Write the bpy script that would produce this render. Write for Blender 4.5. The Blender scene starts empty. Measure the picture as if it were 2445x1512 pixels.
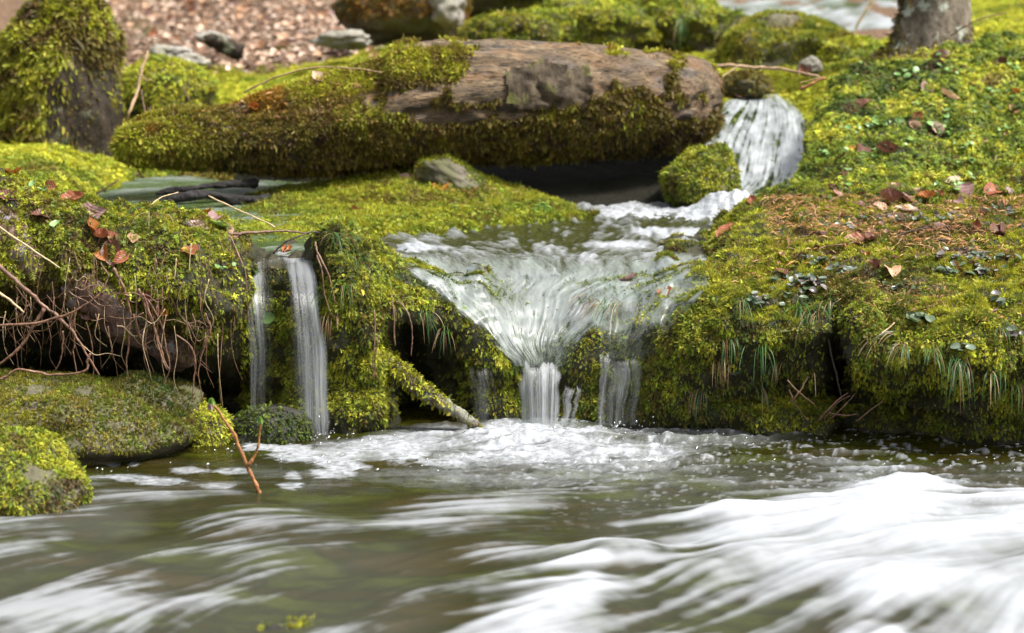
import bpy, math, random
import numpy as np
from mathutils import Vector, Matrix, Euler
from mathutils.bvhtree import BVHTree

random.seed(7)
RNG = np.random.default_rng(11)
S = bpy.context.scene
C = S.collection
R = math.radians

# ------------------------------------------------------------------ camera, world, sun, exposure
HC, PITCH, FD, CX, CY = 1.49, R(9.0), 5348.0, 1222.5, 756.0
cam_d = bpy.data.cameras.new('camera'); cam = bpy.data.objects.new('camera', cam_d); C.objects.link(cam)
cam.location = (0, 0, HC); cam.rotation_euler = (math.pi/2 - PITCH, 0, 0)
cam_d.sensor_width = 36; cam_d.lens = 36*FD/2445
cam_d.clip_start = 0.05; cam_d.clip_end = 500
cam_d.dof.use_dof = True; cam_d.dof.focus_distance = 7.1; cam_d.dof.aperture_fstop = 2.6
S.camera = cam

SUN_EL, SUN_AZ = R(60), R(108)       # azimuth measured from +Y (away from camera) towards +X
w = bpy.data.worlds.new('World'); S.world = w; w.use_nodes = True
nt = w.node_tree; bg = nt.nodes['Background']
sky = nt.nodes.new('ShaderNodeTexSky'); sky.sky_type = 'NISHITA'; sky.sun_disc = False
sky.sun_elevation = SUN_EL; sky.sun_rotation = SUN_AZ; sky.air_density = 1.0; sky.dust_density = 4.0; sky.ozone_density = 1.0
hs = nt.nodes.new('ShaderNodeHueSaturation'); hs.inputs['Saturation'].default_value = 0.30
nt.links.new(sky.outputs[0], hs.inputs['Color']); nt.links.new(hs.outputs[0], bg.inputs[0])
bg.inputs[1].default_value = 0.13
sd = bpy.data.lights.new('sun', 'SUN'); sd.energy = 3.4; sd.angle = R(12); sd.color = (1.0, 0.975, 0.93)
so = bpy.data.objects.new('sun', sd); C.objects.link(so)
dirv = Vector((math.sin(SUN_AZ)*math.cos(SUN_EL), math.cos(SUN_AZ)*math.cos(SUN_EL), math.sin(SUN_EL)))
so.rotation_euler = dirv.to_track_quat('Z', 'Y').to_euler(); so.location = (0, 8, 12)
S.view_settings.view_transform = 'Standard'; S.view_settings.look = 'None'
S.view_settings.gamma = 1.0; S.view_settings.exposure = 1.1
S.cycles.max_bounces = 8; S.cycles.transparent_max_bounces = 16
S.cycles.caustics_reflective = False; S.cycles.caustics_refractive = False
S.cycles.sample_clamp_indirect = 6.0

# ------------------------------------------------------------------ geometry of the view: where a point of the place lies
CP, SP = math.cos(PITCH), math.sin(PITCH)
def P(px, py, Y):
    """the point at distance Y in front of the tripod seen in direction (px, py)"""
    dx, du = (px-CX)/FD, (CY-py)/FD
    d = (dx, CP + du*SP, -SP + du*CP)
    s = Y/d[1]
    return (d[0]*s, Y, HC + d[2]*s)
def PZ(px, Y, z):
    d = Y*CP + (HC-z)*SP
    return ((px-CX)/FD*d, Y, z)
def proj(p):
    p = np.asarray(p, dtype=float)
    d = p[..., 1]*CP + (HC-p[..., 2])*SP
    u = p[..., 1]*SP - (HC-p[..., 2])*CP
    return CX + FD*p[..., 0]/d, CY - FD*u/d
def ray(px, py):
    dx, du = (px-CX)/FD, (CY-py)/FD
    return Vector((dx, CP + du*SP, -SP + du*CP)).normalized()

# ------------------------------------------------------------------ noise
_prm = np.random.default_rng(3).permutation(4096).astype(np.int64)
_val = np.random.default_rng(4).random(4096)*2-1
def _h(ix, iy, iz):
    return _val[_prm[(_prm[(_prm[ix & 4095] + iy) & 4095] + iz) & 4095]]
def vn(p):
    p = np.asarray(p, dtype=np.float64)
    i = np.floor(p).astype(np.int64); f = p - i; f = f*f*(3-2*f)
    x, y, z = i[..., 0], i[..., 1], i[..., 2]; fx, fy, fz = f[..., 0], f[..., 1], f[..., 2]
    def L(a, b, t): return a + (b-a)*t
    return L(L(L(_h(x, y, z), _h(x+1, y, z), fx), L(_h(x, y+1, z), _h(x+1, y+1, z), fx), fy),
             L(L(_h(x, y, z+1), _h(x+1, y, z+1), fx), L(_h(x, y+1, z+1), _h(x+1, y+1, z+1), fx), fy), fz)
def fbm(p, o=4, g=0.5):
    p = np.asarray(p, dtype=np.float64); s = 0; a = 1; t = 0
    for k in range(o):
        s = s + a*vn(p*2**k + 17.3*k); t += a; a *= g
    return s/t
def vn2(x, y, s=0.0): return vn(np.stack([x, y, np.zeros_like(x)+s], -1))
def fbm2(x, y, o=3, s=0.5): return fbm(np.stack([x, y, np.zeros_like(x)+s], -1), o)
def ss(a, b, x):
    t = np.clip((x-a)/(b-a), 0, 1); return t*t*(3-2*t)
def mixc(a, b, t): return np.asarray(a)[None]*(1-t[:, None]) + np.asarray(b)[None]*t[:, None]

# ------------------------------------------------------------------ meshes
def mk(name, V, F, mat, parent=None, smooth=True, attrs=None, col=None, uv=None):
    V = np.ascontiguousarray(V, dtype=np.float32); F = np.ascontiguousarray(F, dtype=np.int32)
    me = bpy.data.meshes.new(name); n, k = F.shape
    me.vertices.add(len(V)); me.vertices.foreach_set('co', V.ravel())
    me.loops.add(n*k); me.loops.foreach_set('vertex_index', F.ravel())
    me.polygons.add(n); me.polygons.foreach_set('loop_start', np.arange(0, n*k, k, dtype=np.int32))
    me.polygons.foreach_set('use_smooth', np.full(n, smooth))
    for nm, a in (attrs or {}).items():
        at = me.attributes.new(nm, 'FLOAT', 'POINT'); at.data.foreach_set('value', np.ascontiguousarray(a, dtype=np.float32).ravel())
    if col is not None:
        at = me.attributes.new('col', 'BYTE_COLOR', 'POINT')
        cc = np.ones((len(V), 4), dtype=np.float32); cc[:, :3] = np.clip(col, 0, 1); at.data.foreach_set('color', cc.ravel())
    if uv is not None:
        at = me.attributes.new('flow', 'FLOAT_VECTOR', 'POINT')
        cc = np.zeros((len(V), 3), dtype=np.float32); cc[:, :2] = uv; at.data.foreach_set('vector', cc.ravel())
    me.update(calc_edges=True)
    if mat: me.materials.append(mat)
    o = bpy.data.objects.new(name, me); C.objects.link(o)
    if parent is not None: o.parent = parent
    return o
def tag(o, label=None, cat=None, group=None, kind=None):
    if label: o['label'] = label
    if cat: o['category'] = cat
    if group: o['group'] = group
    if kind: o['kind'] = kind
    return o
def grid_faces(nr, nc, wrap=False):
    r, c = np.meshgrid(np.arange(nr-1), np.arange(nc if wrap else nc-1), indexing='ij')
    c2 = (c+1) % nc
    return np.stack([r*nc+c, r*nc+c2, (r+1)*nc+c2, (r+1)*nc+c], -1).reshape(-1, 4)
def cr(A, n, axis):
    """Catmull-Rom resampling of the control array A to n samples along axis"""
    A = np.moveaxis(np.asarray(A, dtype=float), axis, 0); m = len(A)
    t = np.linspace(0, m-1, n); i = np.clip(np.floor(t).astype(int), 0, m-2); f = (t-i)
    E = np.concatenate([2*A[:1]-A[1:2], A, 2*A[-1:]-A[-2:-1]])
    f = f.reshape((-1,)+(1,)*(A.ndim-1))
    p0, p1, p2, p3 = E[i], E[i+1], E[i+2], E[i+3]
    o = 0.5*(2*p1 + (p2-p0)*f + (2*p0-5*p1+4*p2-p3)*f**2 + (3*p1-p0-3*p2+p3)*f**3)
    return np.moveaxis(o, 0, axis)
def gnorm(G):
    du = np.gradient(G, axis=1); dv = np.gradient(G, axis=0)
    n = np.cross(du, dv); return n/(np.linalg.norm(n, axis=-1, keepdims=True)+1e-12)
class Surf:
    """a surface kept for scattering on it and for setting things down on it"""
    def __init__(s, V, F):
        s.V = np.asarray(V, dtype=np.float64); F = np.asarray(F)
        s.T = F if F.shape[1] == 3 else np.concatenate([F[:, [0, 1, 2]], F[:, [0, 2, 3]]])
        a, b, c = s.V[s.T[:, 0]], s.V[s.T[:, 1]], s.V[s.T[:, 2]]
        n = np.cross(b-a, c-a); l = np.linalg.norm(n, axis=1)+1e-15
        s.N = n/l[:, None]; s.A = l/2; s._b = None
        vn_ = np.zeros_like(s.V)
        for k in range(3): np.add.at(vn_, s.T[:, k], n)
        s.VN = vn_/(np.linalg.norm(vn_, axis=1, keepdims=True)+1e-15)
    def bvh(s):
        if s._b is None: s._b = BVHTree.FromPolygons(s.V.tolist(), s.T.tolist())
        return s._b
def hit(px, py, surfs):
    best = None
    for s in surfs:
        h = s.bvh().ray_cast(Vector((0, 0, HC)), ray(px, py))
        if h[0] is not None and (best is None or h[3] < best[2]):
            n = h[1]
            if n.dot(ray(px, py)) > 0: n = -n
            best = (h[0], n, h[3])
    return best

# ------------------------------------------------------------------ materials
class NT:
    def __init__(s, name):
        s.m = bpy.data.materials.new(name); s.m.use_nodes = True; s.t = s.m.node_tree; s.t.nodes.clear()
        s.out = s.n('OutputMaterial')
    def n(s, ty, **k):
        x = s.t.nodes.new('ShaderNode'+ty)
        for a, b in k.items(): setattr(x, a, b)
        return x
    def l(s, a, b): s.t.links.new(a, b)
    def set(s, sock, v):
        if hasattr(v, 'is_linked') or isinstance(v, bpy.types.NodeSocket): s.l(v, sock)
        else:
            if isinstance(v, tuple) and len(v) == 3 and sock.type == 'RGBA': v = (*v, 1)
            sock.default_value = v
    def attr(s, name, out='Fac'):
        a = s.n('Attribute'); a.attribute_name = name; return a.outputs[out]
    def coord(s): return s.n('TexCoord').outputs['Object']
    def geo(s): return s.n('NewGeometry').outputs['Position']
    def mapv(s, v, sc=(1, 1, 1), rot=(0, 0, 0)):
        m = s.n('Mapping'); m.inputs['Scale'].default_value = sc; m.inputs['Rotation'].default_value = rot
        s.l(v, m.inputs['Vector']); return m.outputs[0]
    def noise(s, v, scale, detail=4, rough=0.55, dist=0.0):
        x = s.n('TexNoise'); x.inputs['Scale'].default_value = scale; x.inputs['Detail'].default_value = detail
        x.inputs['Roughness'].default_value = rough; x.inputs['Distortion'].default_value = dist
        s.l(v, x.inputs['Vector']); return x.outputs['Fac']
    def vor(s, v, scale, feature='F1', out='Distance'):
        x = s.n('TexVoronoi'); x.feature = feature; x.inputs['Scale'].default_value = scale
        s.l(v, x.inputs['Vector']); return x.outputs[out]
    def ramp(s, f, stops, interp='LINEAR'):
        r = s.n('ValToRGB'); r.color_ramp.interpolation = interp; e = r.color_ramp.elements
        while len(e) < len(stops): e.new(0.5)
        for x, (p, c) in zip(e, stops):
            x.position = p; x.color = (*c, 1) if isinstance(c, tuple) else (c, c, c, 1)
        s.l(f, r.inputs[0]); return r.outputs[0]
    def mix(s, f, a, b, mode='MIX'):
        x = s.n('Mix'); x.data_type = 'RGBA'; x.blend_type = mode
        s.set(x.inputs[0], f); s.set(x.inputs[6], a); s.set(x.inputs[7], b); return x.outputs[2]
    def math(s, op, a, b=0.0, c=0.0):
        x = s.n('Math'); x.operation = op; s.set(x.inputs[0], a); s.set(x.inputs[1], b); s.set(x.inputs[2], c); return x.outputs[0]
    def bump(s, h, strength=0.5, dist=0.01, normal=None):
        b = s.n('Bump'); b.inputs['Strength'].default_value = strength; b.inputs['Distance'].default_value = dist
        s.l(h, b.inputs['Height'])
        if normal is not None: s.l(normal, b.inputs['Normal'])
        return b.outputs[0]
    def pbr(s, col, rough=0.6, spec=0.5, normal=None, **k):
        b = s.n('BsdfPrincipled'); s.set(b.inputs['Base Color'], col); s.set(b.inputs['Roughness'], rough)
        s.set(b.inputs['Specular IOR Level'], spec)
        if normal is not None: s.l(normal, b.inputs['Normal'])
        for a, v in k.items(): s.set(b.inputs[a.replace('_', ' ')], v)
        return b.outputs[0]
    def mixs(s, f, a, b):
        x = s.n('MixShader'); s.set(x.inputs[0], f); s.l(a, x.inputs[1]); s.l(b, x.inputs[2]); return x.outputs[0]
    def done(s, sh): s.l(sh, s.out.inputs['Surface']); return s.m

def m_soil():
    t = NT('soil'); g = t.geo()
    n1 = t.noise(g, 7, 6, 0.6); n2 = t.noise(g, 45, 5, 0.65)
    c = t.ramp(n1, [(0.3, (0.012, 0.010, 0.005)), (0.5, (0.026, 0.022, 0.008)), (0.7, (0.045, 0.036, 0.016))])
    c = t.mix(t.math('MULTIPLY', n2, 0.6), c, (0.02, 0.025, 0.004))
    return t.done(t.pbr(c, 0.75, 0.4, t.bump(n2, 0.9, 0.012)))
def m_moss(name='moss', spec=0.25):
    t = NT(name); c = t.attr('col', 'Color')
    d = t.pbr(c, 0.55, spec)
    tr = t.n('BsdfTranslucent'); t.l(c, tr.inputs['Color'])
    return t.done(t.mixs(0.30, d, tr.outputs[0]))
def m_rock(name, a, b, moss=0.5):
    t = NT(name); g = t.geo()
    n1 = t.noise(g, 6, 7, 0.62, 0.3); n2 = t.noise(g, 55, 6, 0.7); v = t.vor(g, 26)
    c = t.ramp(n1, [(0.30, a), (0.52, tuple((x+y)/2 for x, y in zip(a, b))), (0.68, b)])
    c = t.mix(t.ramp(n2, [(0.35, 0.0), (0.7, 0.6)]), c, tuple(x*0.35 for x in a))
    mm = t.ramp(t.noise(g, 9, 5, 0.6), [(0.5-0.2*moss, 0.0), (0.62-0.1*moss, 1.0)])
    c = t.mix(t.math('MULTIPLY', mm, moss), c, (0.075, 0.085, 0.012))
    h = t.math('ADD', n1, t.math('MULTIPLY', n2, 0.35))
    return t.done(t.pbr(c, 0.7, 0.35, t.bump(h, 0.9, 0.02)))
def m_vcol(name, rough=0.55, spec=0.4, trans=0.2):
    t = NT(name); c = t.attr('col', 'Color')
    d = t.pbr(c, rough, spec)
    if trans:
        tr = t.n('BsdfTranslucent'); t.l(c, tr.inputs['Color']); d = t.mixs(trans, d, tr.outputs[0])
    return t.done(d)
M_SOIL = m_soil(); M_MOSS = m_moss(); M_MOSSWET = m_moss('wet_moss', 0.6)
M_ROCK = m_rock('stone', (0.05, 0.042, 0.028), (0.19, 0.16, 0.115), 0.5)
M_PALE = m_rock('pale_stone', (0.22, 0.195, 0.16), (0.48, 0.44, 0.38), 0.3)
M_DARK = m_rock('wet_dark_stone', (0.012, 0.011, 0.010), (0.05, 0.045, 0.04), 0.1)

# ------------------------------------------------------------------ moss shoots
def tpl_feather(pairs=5, bend=0.5, wid=0.32, up=0.5):
    """a moss frond: a stem with pairs of leaflets, arching over towards +x"""
    T = []; tt = []
    def st(z): return np.array([bend*z*z*0.8, 0, z*(1-0.28*bend*z)])
    for k in range(pairs):
        z = 0.18 + 0.8*k/pairs; b = st(z); d = st(z+0.12)-b; d /= np.linalg.norm(d)
        L = wid*(1-0.55*k/pairs)
        for sgn in (-1, 1):
            tip = b + np.array([0.1*L, sgn*L, 0]) + d*L*up
            e = d*0.085
            T.append([b-e*0.6, b+e*1.2, tip]); tt.append([z*0.8, z*0.85, min(1, z+0.25)])
    for k in range(2):
        a, b = st(0.5*k), st(0.5*k+0.55); o = np.array([0, 0.035, 0])
        T.append([a-o, a+o, b]); tt.append([0.3*k, 0.3*k, 0.3*k+0.3])
    b = st(0.9); T.append([b-[0, 0.07, 0], b+[0, 0.07, 0], st(1.12)]); tt.append([0.9, 0.9, 1.0])
    return np.array(T), np.array(tt)
def tpl_star(n=6, seed=0):
    """an upright tuft: leaflets standing round a short stem in two whorls"""
    r = random.Random(seed); T = []; tt = []
    for wh, (z, L, up) in enumerate(((0.35, 0.42, 0.25), (0.68, 0.36, 0.42))):
        for k in range(n):
            a = 2*math.pi*(k+0.5*wh)/n + r.uniform(-.3, .3); d = np.array([math.cos(a), math.sin(a), 0]); q = np.array([-d[1], d[0], 0])
            b = np.array([0, 0, z]); L_ = L*r.uniform(.8, 1.2)
            mid = b + d*L_*0.4 + [0, 0, up*L_*0.8]; tip = b + d*L_ + [0, 0, up*L_]
            T.append([mid-q*0.11-d*0.14, mid+q*0.11, tip]); tt.append([z*0.7, z, 1.0 if wh else 0.75])
    T.append([[-.03, 0, 0], [.03, 0, 0], [0, 0, 0.9]]); tt.append([0, 0, 0.7])
    return np.array(T), np.array(tt)
def tpl_short(n=5, seed=0):
    r = random.Random(seed); T = []; tt = []
    for k in range(n):
        a = r.uniform(0, 2*math.pi); lean = r.uniform(0.15, 0.75); d = np.array([math.cos(a), math.sin(a), 0]); q = np.array([-d[1], d[0], 0])
        o = d*r.uniform(0, .12); L = r.uniform(.7, 1.1)
        T.append([o-q*0.10, o+q*0.10, o + d*lean*L + [0, 0, L*0.9]]); tt.append([0.15, 0.15, 1.0])
    return np.array(T), np.array(tt)
TPL = {'feather': [tpl_feather(5, 0.5), tpl_feather(6, 0.8, 0.26), tpl_feather(4, 0.3, 0.38, 0.7)],
       'star': [tpl_star(5, s) for s in range(3)],
       'short': [tpl_short(6, s) for s in range(5)]}
MARG = 260
def scatter(surf, dens, kind, size, color, mask=None, droop=0.5, rand=0.45, face=True, seed=0, sink=0.15, base_dark=0.45):
    """V (n,3,3) triangles and colours of moss shoots growing on surf; color(P) -> rgb"""
    r = np.random.default_rng(seed+100)
    cen = surf.V[surf.T].mean(1); px, py = proj(cen)
    ok = (px > -MARG) & (px < 2445+MARG) & (py > -MARG) & (py < 1512+MARG)
    if face:
        view = np.array([0, 0, HC])-cen; ok &= (np.einsum('ij,ij->i', surf.N, view/np.linalg.norm(view, axis=1, keepdims=True)) > -0.45)
    W = np.where(ok, surf.A, 0); n = int(W.sum()*dens)
    if n < 1: return None
    cs = np.cumsum(W); ti = np.searchsorted(cs, r.random(n)*cs[-1]); ti = np.clip(ti, 0, len(W)-1)
    u, v = r.random(n), r.random(n); f = u+v > 1; u[f], v[f] = 1-u[f], 1-v[f]; wv = 1-u-v
    t = surf.T[ti]
    p = surf.V[t[:, 0]]*wv[:, None] + surf.V[t[:, 1]]*u[:, None] + surf.V[t[:, 2]]*v[:, None]
    N = surf.VN[t[:, 0]]*wv[:, None] + surf.VN[t[:, 1]]*u[:, None] + surf.VN[t[:, 2]]*v[:, None]
    N /= np.linalg.norm(N, axis=1, keepdims=True)+1e-12
    if mask is not None:
        k = r.random(n) < mask(p, N); p, N = p[k], N[k]; n = len(p)
    if n < 1: return None
    g = np.array([0, 0, -1.0]); st = 1-np.clip(N[:, 2], 0, 1)
    a = N + g*droop*st[:, None] + r.normal(0, rand, (n, 3)); a[:, 2] += 0.25*(1-st)
    a /= np.linalg.norm(a, axis=1, keepdims=True)
    b = g*(0.3+st[:, None]) + r.normal(0, 0.6, (n, 3)); b -= a*np.einsum('ij,ij->i', a, b)[:, None]
    b /= np.linalg.norm(b, axis=1, keepdims=True); c = np.cross(a, b)
    sz = size*np.exp(r.normal(0, 0.28, n)); p = p - N*(sz*sink)[:, None]
    col = color(p)*np.exp(r.normal(0, 0.30, (n, 1)))*np.exp(r.normal(0, 0.07, (n, 3)))
    VV, CC = [], []
    tv = r.integers(0, len(TPL[kind]), n)
    for k, (T, tt) in enumerate(TPL[kind]):
        m = tv == k; q = T.reshape(-1, 3); K = len(q); s = sz[m][:, None, None]
        X = p[m][:, None] + s*(q[None, :, 0:1]*b[m][:, None] + q[None, :, 1:2]*c[m][:, None] + q[None, :, 2:3]*a[m][:, None])
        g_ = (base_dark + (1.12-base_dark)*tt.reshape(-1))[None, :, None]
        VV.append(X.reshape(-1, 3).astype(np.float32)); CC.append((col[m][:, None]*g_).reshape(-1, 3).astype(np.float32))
    return np.concatenate(VV), np.concatenate(CC)
NSHOOT = [0]
def moss_obj(name, parts, parent=None, mat=None):
    parts = [x for x in parts if x is not None]
    V = np.concatenate([x[0] for x in parts]); Cc = np.concatenate([x[1] for x in parts]); NSHOOT[0] += len(V)//3
    return mk(name, V, np.arange(len(V)).reshape(-1, 3), mat or M_MOSS, parent, smooth=False, col=Cc)
YG, MG, DG, OL, OR, BR = (np.array(x) for x in ((0.390, 0.390, 0.032), (0.175, 0.228, 0.020), (0.055, 0.085, 0.012), (0.200, 0.160, 0.026), (0.32, 0.155, 0.016), (0.085, 0.054, 0.020)))
def pal(*stops, scale=5.0, seed=0.0, fine=0.45):
    """colour of the moss as a patchwork: stops along a noise value"""
    xs = np.linspace(0, 1, len(stops)); cs = np.array(stops)
    def f(p):
        q = p*scale+seed; t = 0.5 + 1.15*(fbm(q, 3)*(1-fine) + fbm(p*scale*5+seed, 2)*fine)
        t = np.clip(t, 0, 1); return np.stack([np.interp(t, xs, cs[:, k]) for k in range(3)], -1)
    return f

# ------------------------------------------------------------------ the banks: profiles from the water's edge over the lip and back, one per column
def pt(px, e):
    return P(px, e[0], e[1]) if len(e) == 2 else PZ(px, e[1], e[2])
N_ = None
BANK = [
 (-420, [(1000,7.5),(900,7.75),(760,7.25),(640,6.95),(510,7.0),(410,7.3),(N_,7.7,.62),(N_,8.2,.5),(N_,8.9,.45)]),
 (-150, [(1000,7.5),(900,7.75),(760,7.25),(640,6.95),(515,7.0),(415,7.3),(N_,7.7,.62),(N_,8.2,.5),(N_,8.9,.45)]),
 (0,    [(1000,7.5),(900,7.75),(770,7.25),(660,6.95),(520,7.0),(430,7.3),(N_,7.7,.62),(N_,8.2,.5),(N_,8.9,.45)]),
 (110,  [(1000,7.5),(900,7.75),(800,7.30),(680,6.95),(540,7.0),(448,7.3),(N_,7.7,.60),(N_,8.2,.5),(N_,8.9,.45)]),
 (220,  [(1000,7.5),(920,7.75),(820,7.25),(700,6.95),(570,7.02),(486,7.32),(N_,7.7,.56),(N_,8.2,.48),(N_,8.9,.45)]),
 (330,  [(1000,7.5),(930,7.70),(830,7.20),(710,6.95),(590,7.05),(512,7.35),(N_,7.7,.54),(N_,8.2,.47),(N_,8.9,.43)]),
 (430,  [(1000,7.5),(950,7.60),(850,7.15),(720,6.95),(590,7.05),(512,7.35),(N_,7.7,.53),(N_,8.2,.47),(N_,8.9,.43)]),
 (520,  [(1010,7.5),(930,7.55),(850,7.15),(730,7.00),(610,7.08),(538,7.35),(N_,7.7,.52),(N_,8.2,.47),(N_,8.9,.43)]),
 (572,  [(1020,7.4),(930,7.50),(850,7.22),(740,7.10),(650,7.12),(572,7.32),(N_,7.7,.50),(N_,8.2,.47),(N_,8.9,.43)]),
 (615,  [(1040,7.2),(940,7.40),(840,7.36),(740,7.30),(665,7.28),(622,7.36),(N_,7.65,.50),(N_,8.2,.47),(N_,8.9,.43)]),
 (680,  [(1040,7.05),(950,7.20),(850,7.26),(740,7.30),(665,7.30),(624,7.37),(N_,7.65,.50),(N_,8.2,.47),(N_,8.9,.43)]),
 (738,  [(1035,7.05),(940,7.16),(850,7.22),(730,7.26),(655,7.28),(618,7.37),(N_,7.65,.50),(N_,8.2,.47),(N_,8.9,.43)]),
 (790,  [(1020,7.05),(930,7.12),(850,7.10),(710,7.08),(600,7.14),(548,7.34),(N_,7.65,.53),(N_,8.2,.47),(N_,8.9,.43)]),
 (850,  [(1010,7.05),(930,7.10),(850,7.10),(740,7.06),(640,7.13),(575,7.40),(N_,7.85,.49),(N_,8.3,.45),(N_,8.9,.43)]),
 (910,  [(1010,7.10),(930,7.15),(850,7.12),(770,7.10),(690,7.16),(618,7.42),(N_,7.8,.46),(N_,8.3,.44),(N_,8.9,.43)]),
 (965,  [(1000,7.5),(900,7.65),(800,7.45),(745,7.16),(700,7.2),(648,7.42),(N_,7.75,.44),(N_,8.3,.43),(N_,8.9,.43)]),
 (1030, [(1000,7.4),(920,7.48),(850,7.36),(765,7.20),(705,7.26),(655,7.45),(N_,7.75,.43),(N_,8.3,.43),(N_,8.9,.43)]),
 (1110, [(1000,7.25),(920,7.27),(840,7.22),(768,7.22),(712,7.30),(662,7.48),(N_,7.75,.42),(N_,8.3,.42),(N_,8.9,.43)]),
 (1190, [(1005,7.2),(930,7.22),(860,7.17),(790,7.22),(722,7.36),(668,7.55),(N_,7.8,.42),(N_,8.3,.42),(N_,8.9,.43)]),
 (1290, [(1010,7.27),(945,7.32),(884,7.24),(810,7.27),(732,7.42),(668,7.62),(N_,7.9,.42),(N_,8.3,.42),(N_,8.9,.43)]),
 (1390, [(1005,7.2),(935,7.22),(866,7.20),(796,7.26),(730,7.40),(668,7.60),(N_,7.9,.42),(N_,8.3,.42),(N_,8.9,.43)]),
 (1500, [(1005,7.15),(935,7.20),(862,7.18),(785,7.22),(722,7.35),(665,7.56),(N_,7.85,.42),(N_,8.3,.42),(N_,8.9,.43)]),
 (1600, [(1010,7.1),(940,7.1),(870,7.08),(790,7.1),(720,7.25),(655,7.52),(618,7.70),(N_,8.2,.46),(N_,8.8,.47)]),
 (1695, [(1015,7.05),(950,7.09),(860,7.0),(770,7.0),(692,7.15),(634,7.43),(N_,7.8,.455),(N_,8.2,.465),(N_,8.8,.47)]),
 (1775, [(1018,7.03),(950,7.09),(860,6.99),(770,6.97),(690,7.1),(612,7.47),(556,7.8),(524,8.1),(506,8.4)]),
 (1850, [(1020,7.02),(950,7.10),(860,6.98),(770,6.95),(690,7.08),(600,7.5),(535,7.95),(492,8.3),(470,8.6)]),
 (1915, [(1020,7.02),(950,7.13),(870,7.0),(780,6.96),(695,7.07),(600,7.5),(528,7.95),(465,8.4),(432,8.7)]),
 (1960, [(1020,7.02),(950,7.16),(880,7.05),(790,6.97),(700,7.06),(600,7.5),(520,8.0),(415,8.6),(255,9.4)]),
 (2002, [(1020,7.2),(950,7.60),(890,7.50),(815,7.10),(715,7.06),(600,7.5),(520,8.0),(400,8.6),(190,9.6)]),
 (2045, [(1020,7.10),(960,7.22),(885,6.95),(805,6.85),(710,7.0),(605,7.5),(520,8.0),(395,8.65),(170,9.7)]),
 (2150, [(1025,7.0),(960,7.02),(900,6.86),(830,6.78),(730,6.95),(610,7.45),(520,8.0),(380,8.7),(140,9.8)]),
 (2300, [(1030,6.9),(960,6.87),(900,6.76),(835,6.70),(735,6.9),(610,7.45),(510,8.0),(360,8.8),(110,9.9)]),
 (2450, [(1030,6.9),(960,6.85),(900,6.75),(835,6.70),(735,6.9),(610,7.45),(510,8.0),(355,8.8),(90,10.0)]),
 (2800, [(1030,6.9),(960,6.85),(900,6.75),(835,6.70),(735,6.9),(610,7.45),(510,8.0),(350,8.8),(60,10.0)]),
]
ctl = []
for px, rows in BANK:
    pts = [pt(px, e) for e in rows]
    pts = [(pts[0][0], pts[0][1]+0.02, -0.25)] + pts
    ctl.append(pts)
ctl = np.array(ctl).transpose(1, 0, 2)                 # rows, columns
# columns resampled evenly in x
CPX = np.array([b[0] for b in BANK], dtype=float)
def colmap(n):
    return np.interp(np.linspace(CPX[0], CPX[-1], n), CPX, np.arange(len(CPX)))
def bank_grid(nr, nc):
    A = cr(ctl, nr, 0)
    t = colmap(nc); m = len(CPX)
    i = np.clip(np.floor(t).astype(int), 0, m-2); f = (t-i)[None, :, None]
    E = np.concatenate([2*A[:, :1]-A[:, 1:2], A, 2*A[:, -1:]-A[:, -2:-1]], 1)
    p0, p1, p2, p3 = E[:, i], E[:, i+1], E[:, i+2], E[:, i+3]
    return 0.5*(2*p1 + (p2-p0)*f + (2*p0-5*p1+4*p2-p3)*f**2 + (3*p1-p0-3*p2+p3)*f**3)
BR_, BC_ = 190, 520
BG0 = bank_grid(BR_, BC_)
nb = gnorm(BG0); nb = np.where((nb[..., 1:2] > 0) & (nb[..., 2:3] < 0.2), -nb, nb)
def hummock(p, s):      # rounded cushions with creases between them
    return 1-np.abs(fbm(p*s, 3))*2.2
bkx, bky = proj(BG0)
wetc = ss(1120, 1220, bkx)*ss(1620, 1500, bkx)         # the water-polished middle is smoother
amp = (1-0.75*wetc)
BG1 = BG0 + nb*(amp*(0.042*(hummock(BG0, 4.6)-0.35) + 0.024*(hummock(BG0+9, 12.0)-0.3) + 0.010*fbm(BG0*34, 3)))[..., None]
bank = tag(mk('bank', BG1.reshape(-1, 3), grid_faces(BR_, BC_), M_SOIL), kind='structure')
S_BANK = Surf(BG1.reshape(-1, 3), grid_faces(BR_, BC_)[:, ::-1])
if S_BANK.VN[:, 2].mean() < 0: S_BANK = Surf(BG1.reshape(-1, 3), grid_faces(BR_, BC_))

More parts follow.
